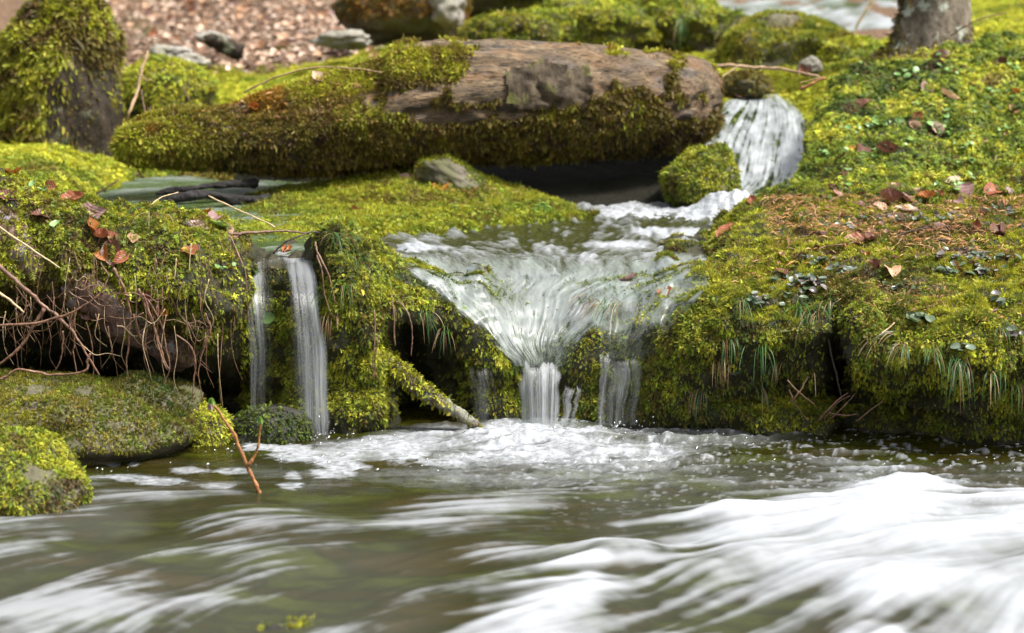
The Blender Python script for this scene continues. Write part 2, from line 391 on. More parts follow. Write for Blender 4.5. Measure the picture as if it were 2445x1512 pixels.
# ------------------------------------------------------------------ ground behind; unseen far slope steepened to darken the water's reflections
GY = [7.8, 8.6, 9.4, 9.62, 10.2, 11.2, 13.0, 16.0, 20.0, 28.0, 45.0]
GZ = [  # raised just behind the log to keep light out of the hollow
 (-900, [.4,.70,.74,0.751,.78,.82,1.0,1.35,2.2,9,32]),
 (-300, [.4,.68,.72,0.728,.75,.80,.98,1.3,2.15,9,32]),
 (0, [.4,.67,.70,0.708,.73,.80,.95,1.25,2.1,9,32]),
 (130, [.4,.63,.68,0.691,.72,.80,.95,1.24,2.1,9,32]),
 (230, [.4,.48,.60,0.628,.70,.80,.95,1.22,2.1,9,32]),
 (350, [.4,.45,.51,0.552,.66,.79,.95,1.22,2.1,9,32]),
 (500, [.4,.45,.49,0.538,.66,.85,.97,1.23,2.1,9,32]),
 (700, [.4,.42,.45,0.700,.86,.87,1.0,1.25,2.1,9,32]),
 (1000, [.4,.42,.60,0.700,.86,.97,1.05,1.3,2.1,9,32]),
 (1400, [.4,.42,.60,0.700,.86,.99,1.06,1.3,2.1,9,32]),
 (1620, [.4,.42,.60,0.700,.86,.97,1.05,1.24,1.7,9,32]),
 (1800, [.4,.42,.46,0.555,.80,.98,1.04,1.21,1.5,9,32]),
 (2000, [.4,.42,.60,0.695,.94,1.0,1.04,1.21,1.5,9,32]),
 (2200, [.4,.5,.7,0.784,1.0,1.06,1.08,1.24,1.6,9,32]),
 (2500, [.4,.6,.8,0.884,1.1,1.16,1.2,1.35,2.2,9,32]),
 (3300, [.4,.6,.8,0.884,1.1,1.2,1.3,1.5,2.3,9,32]),
]
gc = np.array([[PZ(px, y, z) for y, z in zip(GY, zs)] for px, zs in GZ]).transpose(1, 0, 2)
GG = cr(cr(gc, 150, 0), 240, 1)
far = ss(9, 12, GG[..., 1])
GG[..., 2] += (0.02+0.03*far)*(hummock(GG, 2.2)-0.3) + 0.012*fbm(GG*14, 3)
def m_ground():
    t = NT('forest_floor'); g = t.geo(); n1 = t.noise(g, 3, 6, 0.65); n2 = t.noise(g, 30, 5, 0.7)
    c = t.ramp(n2, [(0.3, (0.045, 0.028, 0.016)), (0.5, (0.14, 0.085, 0.05)), (0.65, (0.26, 0.17, 0.11)), (0.8, (0.10, 0.06, 0.035))])
    sep = t.n('SeparateXYZ'); t.l(g, sep.inputs[0])
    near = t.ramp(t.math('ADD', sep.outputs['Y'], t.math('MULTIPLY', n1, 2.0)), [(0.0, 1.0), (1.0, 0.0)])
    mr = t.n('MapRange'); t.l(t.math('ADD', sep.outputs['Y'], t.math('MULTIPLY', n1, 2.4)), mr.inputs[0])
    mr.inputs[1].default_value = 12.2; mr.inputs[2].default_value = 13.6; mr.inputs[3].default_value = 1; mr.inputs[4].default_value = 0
    c = t.mix(mr.outputs[0], c, (0.012, 0.011, 0.005))  # near soil darkened to paint shade into the hollow under the log
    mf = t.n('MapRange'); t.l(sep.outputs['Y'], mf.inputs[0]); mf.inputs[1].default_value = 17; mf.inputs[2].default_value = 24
    c = t.mix(mf.outputs[0], c, t.ramp(n1, [(0.35, (0.010, 0.013, 0.005)), (0.65, (0.05, 0.055, 0.02))]))  # unseen far slope coloured dark for the water to mirror
    return t.done(t.pbr(c, 0.85, 0.2, t.bump(n2, 1.0, 0.03)))
M_GROUND = m_ground()
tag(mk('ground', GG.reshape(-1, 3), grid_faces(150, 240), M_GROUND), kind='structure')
S_GROUND = Surf(GG.reshape(-1, 3), grid_faces(150, 240))
bedc = np.array([[(x, y, -0.45+0.0*y) for x in np.linspace(-9, 9, 30)] for y in np.linspace(-6, 9, 30)])
tag(mk('stream_bed', bedc.reshape(-1, 3), grid_faces(30, 30), M_SOIL), kind='structure')

# tongue of moss under the log
TG = [(470,[(575,7.9),(545,8.3),(525,8.8),(520,9.2)]),(600,[(582,7.75),(540,8.3),(490,8.8),(476,9.2)]),(730,[(578,7.8),(525,8.4),(470,8.85),(450,9.3)]),(830,[(553,8.25),(505,8.6),(458,8.9),(436,9.3)]),(1000,[(550,8.3),(485,8.7),(424,9.0),(400,9.3)]),
 (1100,[(545,8.4),(482,8.75),(432,9.0),(415,9.3)]),(1200,[(538,8.5),(490,8.8),(455,9.0),(450,9.3)]),(1300,[(530,8.55),(500,8.75),(482,8.95),(482,9.2)]),(1385,[(521,8.65),(515,8.75),(510,8.9),(508,9.0)]),(1430,[(520,8.65),(519,8.75),(518,8.9),(517,9.0)])]
tc = []
for px, rows in TG:
    p = [pt(px, e) for e in rows]; tc.append([(p[0][0], p[0][1]-0.04, 0.36)] + p + [(p[-1][0], p[-1][1]+0.5, 0.38)])
TT = cr(cr(np.array(tc).transpose(1, 0, 2), 70, 0), 200, 1)
TT += gnorm(TT)*(0.018*(hummock(TT, 6)-0.3)+0.006*fbm(TT*25, 3))[..., None]
tag(mk('islet', TT.reshape(-1, 3), grid_faces(70, 200), M_SOIL), kind='structure')
S_TONGUE = Surf(TT.reshape(-1, 3), grid_faces(70, 200))

# ------------------------------------------------------------------ lumps: boulders, hummocks
def ico(sub):
    import bmesh
    bm = bmesh.new(); bmesh.ops.create_icosphere(bm, subdivisions=sub, radius=1)
    V = np.array([v.co[:] for v in bm.verts]); F = np.array([[v.index for v in f.verts] for f in bm.faces]); bm.free(); return V, F
ICO5, ICO4, ICO3 = ico(5), ico(4), ico(3)
def lump(cx, cy, Y, wx, hy, dy=None, rough=0.18, seed=0, rot=0.0, base=ICO5, flat=0.0):
    """boulder whose middle stands at distance Y, seen wx wide and hy high"""
    V, F = base; d = math.hypot(Y, HC)*1.0/FD
    rx, rz = wx/2*d, hy/2*d; ry = dy if dy else (rx+rz)/2
    n = fbm(V*1.4+seed*7.7, 3)*rough*1.6 + fbm(V*4+seed, 3)*rough*0.5
    X = V*(1+n)[:, None]
    if flat: X[:, 2] = np.where(X[:, 2] > 0, X[:, 2]*(1-flat*0.3), X[:, 2])
    c, s = math.cos(rot), math.sin(rot)
    X = X*[rx, ry, rz]; X = np.stack([X[:, 0]*c+X[:, 2]*s, X[:, 1], -X[:, 0]*s+X[:, 2]*c], -1)
    return X + np.array(P(cx, cy, Y)), F
BOULD = {}
def boulder(key, label, mat, args, kw, name='boulder', cat='boulder', group=None):
    V, F = lump(*args, **kw)
    o = tag(mk(name, V, F, mat), label, cat, group); s = Surf(V, F); BOULD[key] = (o, s); return o, s
boulder('front', 'rounded boulder thick with bright yellow-green moss at the left edge of the lower pool', M_ROCK, (25, 1210, 6.15, 410, 340), dict(seed=2, dy=0.24, rough=0.22))
boulder('flat', 'broad flat-topped rock with patchy moss and bare stone spots beneath the hanging roots', M_ROCK, (80, 1035, 6.85, 720, 250), dict(seed=5, dy=0.40, rough=0.22, rot=0.06))
boulder('hump', 'low mossy boulder in the middle of the dark hollow under the roots', M_ROCK, (330, 1000, 6.92, 300, 190), dict(seed=9, dy=0.25, rough=0.2))
boulder('small', 'small pale-green mossy stone at the water edge left of the thin left waterfall', M_ROCK, (478, 1035, 6.95, 180, 130), dict(seed=12, dy=0.12, rough=0.22))
boulder('splash', 'wet dark stone splashed under the left strand of the thin waterfall', M_DARK, (650, 1035, 7.0, 220, 130), dict(seed=14, dy=0.14, rough=0.12))
boulder('cascade', 'mossy boulder parting the upper cascade beside the log end', M_ROCK, (1672, 440, 9.0, 172, 180), dict(seed=17, dy=0.18, rough=0.26))
boulder('tongue', 'grey stone with moss cap wedged under the middle of the log', M_ROCK, (1075, 428, 9.0, 190, 100), dict(seed=19, dy=0.14, rough=0.24, rot=0.45))
boulder('back', 'large brown boulder half covered in moss beyond the right end of the log', M_ROCK, (1900, 140, 11.2, 350, 190), dict(seed=21, dy=0.35, rough=0.24, rot=0.1))
boulder('backr', 'low mossy rock leaning against the right flank of the large brown boulder', M_ROCK, (2030, 175, 10.9, 190, 160), dict(seed=24, dy=0.25, rough=0.14))
boulder('nub', 'small mossy stone between the log end and the upper cascade', M_ROCK, (1782, 208, 10.15, 110, 60), dict(seed=26, dy=0.12, rough=0.2))
boulder('midl', 'mossy rock behind the broken left end of the log', M_ROCK, (400, 225, 10.7, 220, 160), dict(seed=28, dy=0.22, rough=0.14))
boulder('lich', 'rust-brown rock flecked with white lichen at the top of the slope behind the log', M_ROCK, (960, 30, 12.6, 300, 170), dict(seed=31, dy=0.4, rough=0.14))
boulder('hm1', 'round moss hummock just behind the top of the log, left of the bright green bank', M_ROCK, (1215, 85, 11.6, 230, 110), dict(seed=33, dy=0.25, rough=0.3))
boulder('hm2', 'broad bright green mossy boulder behind the middle of the log', M_ROCK, (1410, 70, 11.8, 340, 150), dict(seed=36, dy=0.35, rough=0.32))
boulder('hm3', 'mossy boulder with overhanging grass behind the log, right of a dark gap', M_ROCK, (1580, 60, 11.9, 240, 170), dict(seed=38, dy=0.3, rough=0.32))
boulder('hm4', 'dark green moss cushion over a shaded hollow below the far stream', M_ROCK, (1700, 85, 12.0, 200, 130), dict(seed=43, dy=0.25, rough=0.32))
boulder('hm5', 'mossy green rise at the top edge behind the middle of the log', M_ROCK, (1330, -5, 13.5, 560, 130), dict(seed=40, dy=0.5, rough=0.3))
for k, (x, y, Y, a, b, lab) in enumerate([(815, 97, 11.7, 120, 40, 'white flat stone lying behind the mossy left part of the log'), (400, 125, 11.6, 90, 40, 'pale rounded stone in the leaf litter right of the tree stump'),
        (455, 145, 11.5, 70, 36, 'small pale stone in the litter above the mossy rock'), (1065, 15, 12.3, 90, 90, 'white-grey lichened stone at the top edge beside the rust-brown rock'),
        (505, 92, 12.4, 80, 34, 'tan stone half sunk in the leaf litter'), (1930, 160, 10.3, 50, 40, 'small white stone beside the fallen branch near the log end')]):
    boulder('p%d' % k, lab, M_PALE, (x, y, Y, a, b), dict(seed=50+k, rough=0.42, base=ICO4), name='stone', cat='stone')
boulder('submerged', 'yellow-mossed stone breaking the surface of the near rapids at the bottom edge', M_DARK, (700, 1568, 4.95, 340, 150), dict(seed=60, dy=0.16, rough=0.2))

# ------------------------------------------------------------------ the fallen log
LOGS = [ # px, top, bottom, distance, depth factor
 (268,330,370,8.85,.5),(285,298,392,8.85,.9),(330,273,404,8.87,1.0),(420,246,410,8.92,1.0),(520,248,414,8.95,1.0),(610,223,422,9.0,1.0),(720,188,424,9.05,1.0),(830,160,418,9.1,1.0),(905,132,410,9.13,1.0),(950,104,405,9.15,1.0),
 (1040,90,400,9.2,1.0),(1200,98,394,9.25,1.0),(1400,112,390,9.3,1.0),(1550,122,378,9.35,1.0),(1650,138,352,9.38,1.0),(1700,158,325,9.4,.95),(1722,190,296,9.4,.7)]
LN, LR = 260, 96
sec = np.array([(P(px, (a+b)/2, Y)[0], Y, P(px, (a+b)/2, Y)[2], (P(px, a, Y)[2]-P(px, b, Y)[2])/2, d) for px, a, b, Y, d in LOGS])
tx = np.interp(np.linspace(0, 1, LN), (sec[:, 0]-sec[0, 0])/(sec[-1, 0]-sec[0, 0]), np.arange(len(sec)))
i = np.clip(np.floor(tx).astype(int), 0, len(sec)-2); f = (tx-i)[:, None]
sc = sec[i]*(1-f)+sec[i+1]*f
# rounding of the linear joints
for k in range(3, 5):
    q = np.convolve(np.pad(sc[:, k], 3, mode='edge'), np.ones(7)/7, 'valid'); sc[4:-4, k] = q[4:-4]
ph = np.linspace(0, 2*np.pi, LR, endpoint=False)
cy_, cz_ = np.cos(ph), np.sin(ph)                       # y towards -Y is the front: angle measured there
LX = np.repeat(sc[:, 0:1], LR, 1)
rr = sc[:, 3:4]
LY = sc[:, 1:2] - rr*sc[:, 4:5]*cy_[None]*1.05
LZ = sc[:, 2:3] + rr*cz_[None]
LPX = proj(np.stack([sc[:, 0], sc[:, 1], sc[:, 2]], -1))[0][:, None]
# left of the step the top has rotted away to a slanting moss-grown face: flatten the front upper quarter
fl = ss(960, 900, LPX)*ss(420, 620, LPX)
a_ = np.clip(np.sin(ph)[None], 0, 1)*np.clip(np.cos(ph)[None]+0.15, 0, 1)
LOG = np.stack([LX, LY + fl*a_*rr*0.55, LZ - fl*a_*rr*0.25], -1)
cl = np.stack([sc[:, 0:1]+0*LY, sc[:, 1:2]+0*LY, sc[:, 2:3]+0*LY], -1)
ln = LOG-cl; ln[..., 0] = 0; ln /= np.linalg.norm(ln, axis=-1, keepdims=True)+1e-9
q = LOG*[1.0, 1, 1]
grain = fbm(LOG*[1.2, 22, 22], 4)
cr1 = np.clip(1-np.abs(fbm(LOG*[1.6, 13, 13]+5, 3))*9, 0, 1)
LOG = LOG + ln*(0.030*fbm(LOG*[2.2, 5, 5], 3) + 0.014*grain - 0.024*cr1*ss(.2, .5, np.sin(ph)[None]+.6))[..., None]
# step of the broken upper layer
st = ss(925, 948, LPX + 60*fbm(LOG*[1, 9, 9], 2)[..., :])*np.clip(np.sin(ph)[None]+0.2, 0, 1)
LOG = LOG + ln*(0.022*(st-0.6))[..., None]
capv = np.array([LOG[0].mean(0), LOG[-1].mean(0)])
LV = np.concatenate([LOG.reshape(-1, 3), capv]); LF = grid_faces(LN, LR, True)
k = np.arange(LR); k2 = (k+1) % LR; n0 = LN*LR
cap = np.concatenate([np.stack([k2, k, k*0+n0, k*0+n0], -1)[:, :3], np.stack([(LN-1)*LR+k, (LN-1)*LR+k2, k*0+n0+1], -1)])
LFt = np.concatenate([LF[:, [0, 1, 2]], LF[:, [0, 2, 3]], cap])
def m_log():
    t = NT('weathered_wood'); g = t.geo()
    a = t.noise(t.mapv(g, (1.1, 16, 16)), 2.2, 7, 0.65, 0.4); b = t.noise(t.mapv(g, (2.5, 60, 60)), 3, 5, 0.6)
    p = t.noise(t.mapv(g, (1.6, 4, 4)), 2.3, 5, 0.6, 0.6); o = t.noise(t.mapv(g, (1.0, 5, 5)), 2.0, 4, 0.6)
    c = t.ramp(a, [(0.28, (0.022, 0.014, 0.008)), (0.40, (0.090, 0.060, 0.033)), (0.56, (0.185, 0.125, 0.065)), (0.74, (0.37, 0.275, 0.160))])
    c = t.mix(t.ramp(o, [(0.48, 0.0), (0.64, 0.6)]), c, (0.23, 0.115, 0.045))
    c = t.mix(t.ramp(p, [(0.53, 0.0), (0.66, 0.7)]), c, (0.13, 0.115, 0.10))
    c = t.mix(t.ramp(b, [(0.38, 0.95), (0.50, 0.0)]), c, (0.016, 0.011, 0.008))
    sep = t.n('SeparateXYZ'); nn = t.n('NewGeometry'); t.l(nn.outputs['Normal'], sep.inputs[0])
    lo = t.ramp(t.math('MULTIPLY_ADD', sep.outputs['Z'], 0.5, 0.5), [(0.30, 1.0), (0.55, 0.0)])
    c = t.mix(t.math('MULTIPLY', lo, 0.9), c, (0.022, 0.016, 0.010))     # shade painted into the colour of down-facing sides
    h = t.math('ADD', a, t.math('MULTIPLY', b, 0.5))
    return t.done(t.pbr(c, 0.65, 0.35, t.bump(h, 1.0, 0.018)))
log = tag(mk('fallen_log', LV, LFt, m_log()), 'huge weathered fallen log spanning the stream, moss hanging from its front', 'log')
S_LOG = Surf(LV, LFt)
if S_LOG.VN[LN*LR//2+LR//4, 2] < 0: S_LOG = Surf(LV, LFt[:, ::-1])

# ------------------------------------------------------------------ stump (left) and the tree on the right bank
def column(secs, nr, nc, amp, seed, flute=0.0, tw=6):
    A = np.array([(px, py, Y, hw) for px, py, Y, hw in secs], dtype=float)
    Pn = np.array([P(px, py, Y) for px, py, Y, hw in secs]); rad = A[:, 3]/FD*A[:, 2]
    G = cr(np.concatenate([Pn, rad[:, None]], 1), nr, 0); a = np.linspace(0, 2*np.pi, nc, endpoint=False)
    d = np.stack([np.cos(a), np.sin(a), 0*a], -1)
    r = G[:, 3:4]*(1+flute*np.cos(a*tw+seed)[None]*np.linspace(1, .2, nr)[:, None])
    X = G[:, None, :3] + d[None]*r[..., None]
    X = X + d[None]*(amp*(fbm(X*5+seed, 3)+0.5*fbm(X*[18, 18, 6]+seed, 3)))[..., None]
    V = np.concatenate([X.reshape(-1, 3), X[-1].mean(0)[None]]); F = grid_faces(nr, nc, True)
    k = np.arange(nc); cap = np.stack([(nr-1)*nc+k, (nr-1)*nc+(k+1) % nc, k*0+nr*nc], -1)
    return V, np.concatenate([F[:, [0, 1, 2]], F[:, [0, 2, 3]], cap])
def m_bark(name, a, b, lich, la):
    t = NT(name); g = t.geo(); n1 = t.noise(t.mapv(g, (9, 9, 2.5)), 2.5, 6, 0.65); n2 = t.noise(g, 38, 5, 0.7); n3 = t.noise(g, 9, 6, 0.7)
    c = t.ramp(n1, [(0.32, a), (0.65, b)]); c = t.mix(t.ramp(n2, [(0.3, 0.7), (0.5, 0.0)]), c, tuple(x*0.3 for x in a))
    c = t.mix(t.math('MULTIPLY', t.ramp(n3, [(0.54, 0.0), (0.60, 1.0)]), la), c, lich)
    return t.done(t.pbr(c, 0.8, 0.25, t.bump(t.math('ADD', n1, t.math('MULTIPLY', n2, 0.4)), 1.0, 0.02)))
M_STUMPW = m_bark('rotten_wood', (0.010, 0.007, 0.004), (0.050, 0.035, 0.020), (0.20, 0.21, 0.13), 0.4)
sv, sf = column([(122, 400, 10.0, 190), (122, 330, 10.0, 172), (122, 260, 10.0, 165), (128, 190, 10.0, 160), (140, 110, 10.0, 140), (150, 50, 10.0, 108), (152, 0, 10.0, 76), (155, -40, 10.0, 40)], 120, 160, 0.035, 3, 0.06)
stump = tag(mk('tree_stump', sv, sf, M_STUMPW), 'tall pointed tree stump shaggy with moss, dark rotten wood showing at its foot', 'tree stump')
S_STUMP = Surf(sv, sf)
M_BARK = m_bark('lichen_bark', (0.07, 0.055, 0.035), (0.22, 0.18, 0.13), (0.42, 0.45, 0.36), 0.8)
tv, tf = column([(2215, 190, 10.3, 190), (2218, 125, 10.3, 108), (2224, 80, 10.3, 90), (2230, 30, 10.3, 82), (2232, -60, 10.3, 78), (2232, -800, 10.3, 70), (2232, -2600, 10.3, 55)], 260, 90, 0.018, 8, 0.10, 5)
tree = bpy.data.objects.new('tree', None); C.objects.link(tree)
tag(tree, 'tree foot with grey lichen-spotted bark on the right bank', 'tree')
mk('trunk', tv, tf, M_BARK, tree)
S_TREE = Surf(tv, tf)

# ------------------------------------------------------------------ moss
def px_(p): return proj(p)
def zone_water(p):
    """0 where water runs over the bank, 1 elsewhere (veil, upper pool, left lip)"""
    x, y = px_(p)
    L_ = np.interp(y, [560, 640, 670, 700, 760, 820, 870], [870, 940, 960, 1040, 1150, 1195, 1225])
    R_ = np.interp(y, [500, 540, 580, 640, 690, 760, 800, 870], [1800, 1765, 1720, 1668, 1610, 1500, 1390, 1350])
    jit = 40*fbm(p*14, 2)
    zs = np.interp(p[:, 1], [7.75, 8.3, 8.9], [.46, .488, .52]) - np.clip(7.75-p[:, 1], 0, 1)**2
    veil = (x > L_+jit) & (x < R_+jit) & (y < 890) & (y > 500) & ((p[:, 2] < zs+.012) | (y > 655))
    lip = (x > 596) & (x < 748) & (y < 640) & (p[:, 1] > 7.2)
    return ~(veil | lip)
def dry(p, z=0.015): return p[:, 2] > z
def patchy(p, s, lo, hi, seed=0): return ss(lo, hi, fbm(p*s+seed, 3))
def bank_face(p, N):          # fronds on the faces and lips
    x, y = px_(p)
    k = ss(0.88, 0.55, N[:, 2])*dry(p)*zone_water(p)
    k *= 0.12 + 0.88*patchy(p, 7, -0.30, 0.02, 3)*(0.35+0.65*patchy(p, 22, -.35, .05, 9))
    k *= np.where((x < 575) & (y > 780) & (p[:, 1] > 7.08), 0.04, 1)       # bare earth in the hollow under the left bank
    k *= np.where((x > 925) & (x < 1090) & (y > 735), 0.12, 1)
    k *= np.where((x > 1968) & (x < 2036) & (y > 800), 0.06, 1)
    low = ss(960, 1010, y)
    return k*(1-0.45*low)*np.where(N[:, 2] < -0.35, 0.25, 1)
def bank_top(p, N):
    x, y = px_(p)
    return ss(0.45, 0.75, N[:, 2])*dry(p)*zone_water(p)*np.where((p[:, 1] > 7.5) & (x < 1500) & (p[:, 2] < 0.52), 0, 1)
lawn_c = pal(BR*1.1, DG*1.2, OL*1.0, MG*.9, MG*.6+OL*.5, YG*.95, YG*1.1, YG*.6+OL*.5, OL*1.2, BR*1.3, scale=3.8, seed=3.0)
face_c0 = pal(BR*0.7, DG*1.3, OL, MG*1.1, YG*.9, YG*1.1, YG*1.35, scale=5.5, seed=8.0)
def wet_low(p, c):
    k = ss(0.22, 0.02, p[:, 2])[:, None]
    return c*(1-k*0.25)
def face_c(p): return wet_low(p, face_c0(p))
tuft_c = pal(BR, DG, DG*1.3, MG*0.9, MG*1.1, YG*0.9+MG*.2, YG*1.2, OL, scale=5, seed=13.0)
def top_short(p, N):
    x, y = px_(p); return bank_top(p, N)*np.where(x > 1500, ss(330, 470, y+60*fbm(p*4, 2)), 1)*(.25+.75*patchy(p, 3.6, -.42, -.08, 15))*(.3+.7*patchy(p, 16, -.5, -.1, 18))
def top_star(p, N):
    x, y = px_(p); return bank_top(p, N)*np.where(x > 1500, ss(500, 380, y+70*fbm(p*4, 2)), 0.12)*(.35+.65*patchy(p, 9, -.4, 0, 17))
left_c = pal(BR*.6, BR, OL*0.8, MG*.6+YG*.3, YG*.9, YG*1.15, scale=6.5, seed=21.0)
def is_left(p): return px_(p)[0] < 590
moss = tag(moss_obj('moss', [
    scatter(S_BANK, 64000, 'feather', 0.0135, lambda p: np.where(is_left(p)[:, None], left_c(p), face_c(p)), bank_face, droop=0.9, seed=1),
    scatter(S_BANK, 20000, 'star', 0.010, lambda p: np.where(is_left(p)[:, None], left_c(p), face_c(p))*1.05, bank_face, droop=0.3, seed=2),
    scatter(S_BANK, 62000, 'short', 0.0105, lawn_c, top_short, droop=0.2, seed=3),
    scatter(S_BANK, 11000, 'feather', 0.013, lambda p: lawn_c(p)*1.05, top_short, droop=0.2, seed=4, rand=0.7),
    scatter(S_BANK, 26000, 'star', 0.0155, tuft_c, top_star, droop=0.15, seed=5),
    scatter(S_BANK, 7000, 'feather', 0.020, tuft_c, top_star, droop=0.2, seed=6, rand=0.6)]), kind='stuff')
# wet dark moss under the running water
tag(moss_obj('wet_moss', [
    scatter(S_BANK, 30000, 'feather', 0.0115, pal(DG*.8, DG*1.3, MG*.8, MG*.6+YG*.3, DG, BR, scale=9, seed=4.), lambda p, N: (~zone_water(p))*dry(p)*(px_(p)[0] > 900)*(px_(p)[1] > 640)*(.9+.1*ss(1230, 1120, px_(p)[0])), droop=1.2, rand=0.25, seed=7)], mat=M_MOSSWET), kind='stuff')
tag(moss_obj('islet_moss', [
    scatter(S_TONGUE, 26000, 'short', 0.017, pal(BR*0.7, OL, MG, YG, YG*.9, OL, scale=3.2, seed=31.), lambda p, N: dry(p, .45)*np.where(px_(p)[0] < 760, 0.55, 1), droop=0.2, seed=8),
    scatter(S_TONGUE, 9000, 'star', 0.016, pal(OL, MG, YG, scale=4, seed=33.), lambda p, N: dry(p, .45)*0.8, droop=0.2, seed=9)]), kind='stuff')
def gmask(p, N):
    x, y = px_(p)
    lim = np.interp(x, [-300, 300, 620, 900, 1300, 2000, 2600], [11.0, 11.3, 11.6, 11.9, 14.5, 14.5, 16])
    far = ss(0.9, -0.5, p[:, 1]-lim+1.6*fbm(p*1.3, 3))
    stream = (x > 1640) & (x < 2170) & (p[:, 1] > 12.4)
    pool = (p[:, 2] < 0.555) & (p[:, 1] < 10)
    shade = (x > 560) & (x < 1700) & (p[:, 1] < 10.25)
    return far*(~stream)*(~pool)*(~shade)
ground_c = pal(OL, MG, YG*0.95, YG*1.2, YG, MG, scale=1.6, seed=41.)
tag(moss_obj('ground_moss', [
    scatter(S_GROUND, 17000, 'short', 0.021, ground_c, gmask, droop=0.2, seed=10),
    scatter(S_GROUND, 6000, 'star', 0.023, ground_c, gmask, droop=0.2, seed=11)]), kind='stuff')

# moss grown on things: a part of each
def log_mask(p, N):
    x, y = px_(p)
    j = 26*fbm(p*[9, 9, 9], 3) + 34*fbm(p*[3.2, 3.2, 3.2]+4, 2)
    up = np.interp(x, [270, 560, 850, 900, 1130, 1180, 1260, 1450, 1540, 1600, 1640, 1720], [200, 200, 222, 282, 285, 262, 262, 212, 200, 262, 275, 285])
    low = y + j > up
    # moss carpet on the broken upper face, with an edge running down to the left
    topc = (x < 1118+1.2*j) & (y + 0.5*j < np.interp(x, [850, 960, 1110], [225, 205, 180])) & ((x < 960) | (y > 118+0.6*j))
    knob = (x > 1590) & (x < 1690) & (y + j > 170) & (y < 240) & (fbm(p*11, 2) > 0.02)
    spots = fbm(p*[12, 16, 16]+40, 3) > 0.33
    m = low | topc | knob | spots
    bottom = np.interp(x, [280, 420, 520, 720, 1000, 1400, 1600], [398, 396, 382, 408, 366, 350, 325])
    under = ss(40, -15, y + 0.8*j - bottom)
    k = m*under
    lit = patchy(p, 8, -0.45, 0.0, 6)*0.75+0.25
    return k*np.where(low & ~topc & (x > 520), lit, 1)*np.where((x > 1300) & (x < 1420) & (y < 225), .2, 1)
def log_c(p):
    x, y = px_(p)
    top = pal(OL, OL*1.2, YG*.8+OL*.3, YG*1.05, YG*.75+OL*.5, OL*1.5, OR, scale=4.5, seed=51.)(p)
    frn = pal(BR*0.5, BR*1.1, OL*0.6, OL*1.0, BR*1.2, OL*.9+OR*.1, OL*.9+MG*0.2, YG*0.75, scale=6.5, seed=57.)(p)
    k = ss(205, 255, y+18*fbm(p*8, 2))*ss(260, 620, x+0*y); k = np.where(x > 900, ss(150, 200, y), k)[:, None]
    c = top*(1-k)+frn*k
    r = (ss(0.12, 0.32, fbm(p*6+70, 3))*ss(300, 230, y)*ss(170, 215, y)*(x < 1000))[:, None]
    return c*(1-r*0.8)+OR*r*0.8
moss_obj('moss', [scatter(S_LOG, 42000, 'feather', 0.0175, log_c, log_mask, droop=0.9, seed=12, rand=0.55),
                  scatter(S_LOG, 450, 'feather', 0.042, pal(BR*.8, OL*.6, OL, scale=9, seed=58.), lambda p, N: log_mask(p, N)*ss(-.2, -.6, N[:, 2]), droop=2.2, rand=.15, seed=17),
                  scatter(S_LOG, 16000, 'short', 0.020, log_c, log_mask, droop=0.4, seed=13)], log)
# a flake of bark still on the log: its own raised shell
fc = LV[LFt].mean(1); bx_, by_ = proj(fc); jb = 40*fbm(fc*7, 3)
inb = (bx_ > 1215+jb) & (bx_ < 1400+jb) & (by_ > np.interp(bx_, [1165, 1300, 1480], [200, 152, 165])+jb*.8) & (by_ < np.interp(bx_, [1165, 1480], [250, 262])+jb*.5) & (S_LOG.N[:, 1] < 0.3)
fb = LFt[inb]; lab = np.arange(len(LV))
for _ in range(400):
    m_ = lab[fb].min(1); np.minimum.at(lab, fb.ravel(), np.repeat(m_, 3))
roots_, cnt_ = np.unique(lab[fb[:, 0]], return_counts=True); fb = fb[lab[fb[:, 0]] == roots_[cnt_.argmax()]]
us, inv = np.unique(fb, return_inverse=True); bv = LV[us] + S_LOG.VN[us]*(0.012+0.014*np.clip(fbm(LV[us]*[10, 26, 26], 3), -.4, 1)+0.010*fbm(LV[us]*[30, 60, 60], 2))[:, None]
mk('bark', bv, inv.reshape(-1, 3), m_bark('log_bark', (0.028, 0.019, 0.011), (0.100, 0.074, 0.046), (0.11, 0.11, 0.03), .9), log)['label'] = 'rough patch of purple-brown bark'
stump_c = pal(BR*.5, BR, OL*.5, OL*.9, BR*1.2, YG*.5+OL*.5, YG*.95, YG*.6, OL*.7, BR, scale=3, seed=61.)
def stump_mask(p, N):
    x, y = px_(p); j = 22*fbm(p*6, 3)
    bare = (y + j > np.interp(x, [90, 130, 170, 230, 300], [250, 175, 120, 165, 150])) & (x > 105+j)
    return np.where(bare, 0.05, 1)*patchy(p, 4, -0.5, -0.05, 2)
moss_obj('moss', [scatter(S_STUMP, 24000, 'feather', 0.027, stump_c, stump_mask, droop=1.1, seed=14), scatter(S_STUMP, 9000, 'short', 0.022, stump_c, stump_mask, droop=.6, seed=15)], stump)
moss_obj('moss', [scatter(S_TREE, 7000, 'feather', 0.03, pal(BR, OL*.7, OL, scale=4, seed=63.), lambda p, N: ((px_(p)[1] > 70+40*fbm(p*8, 2))*0.5 + (px_(p)[0] < 2160+15*fbm(p*9, 2))*0.8)*(px_(p)[1] > -300), droop=.8, seed=16)], tree)
def bmoss(key, dens, size, c, lo=-0.35, hi=0.0, nz=(-0.3, 0.3), kind='feather', seed=0, ymin=None, scale=7):
    o, s = BOULD[key]
    def m(p, N):
        k = patchy(p, scale, lo, hi, seed)*ss(nz[0], nz[1], N[:, 2]+0.2*fbm(p*9, 2))
        if ymin is not None: k = k*(p[:, 2] > ymin)
        return k
    moss_obj('moss', [scatter(s, dens, kind, size, c, m, droop=0.6, seed=200+seed), scatter(s, dens*0.4, 'star', size*0.75, c, m, droop=0.3, seed=300+seed)], o)
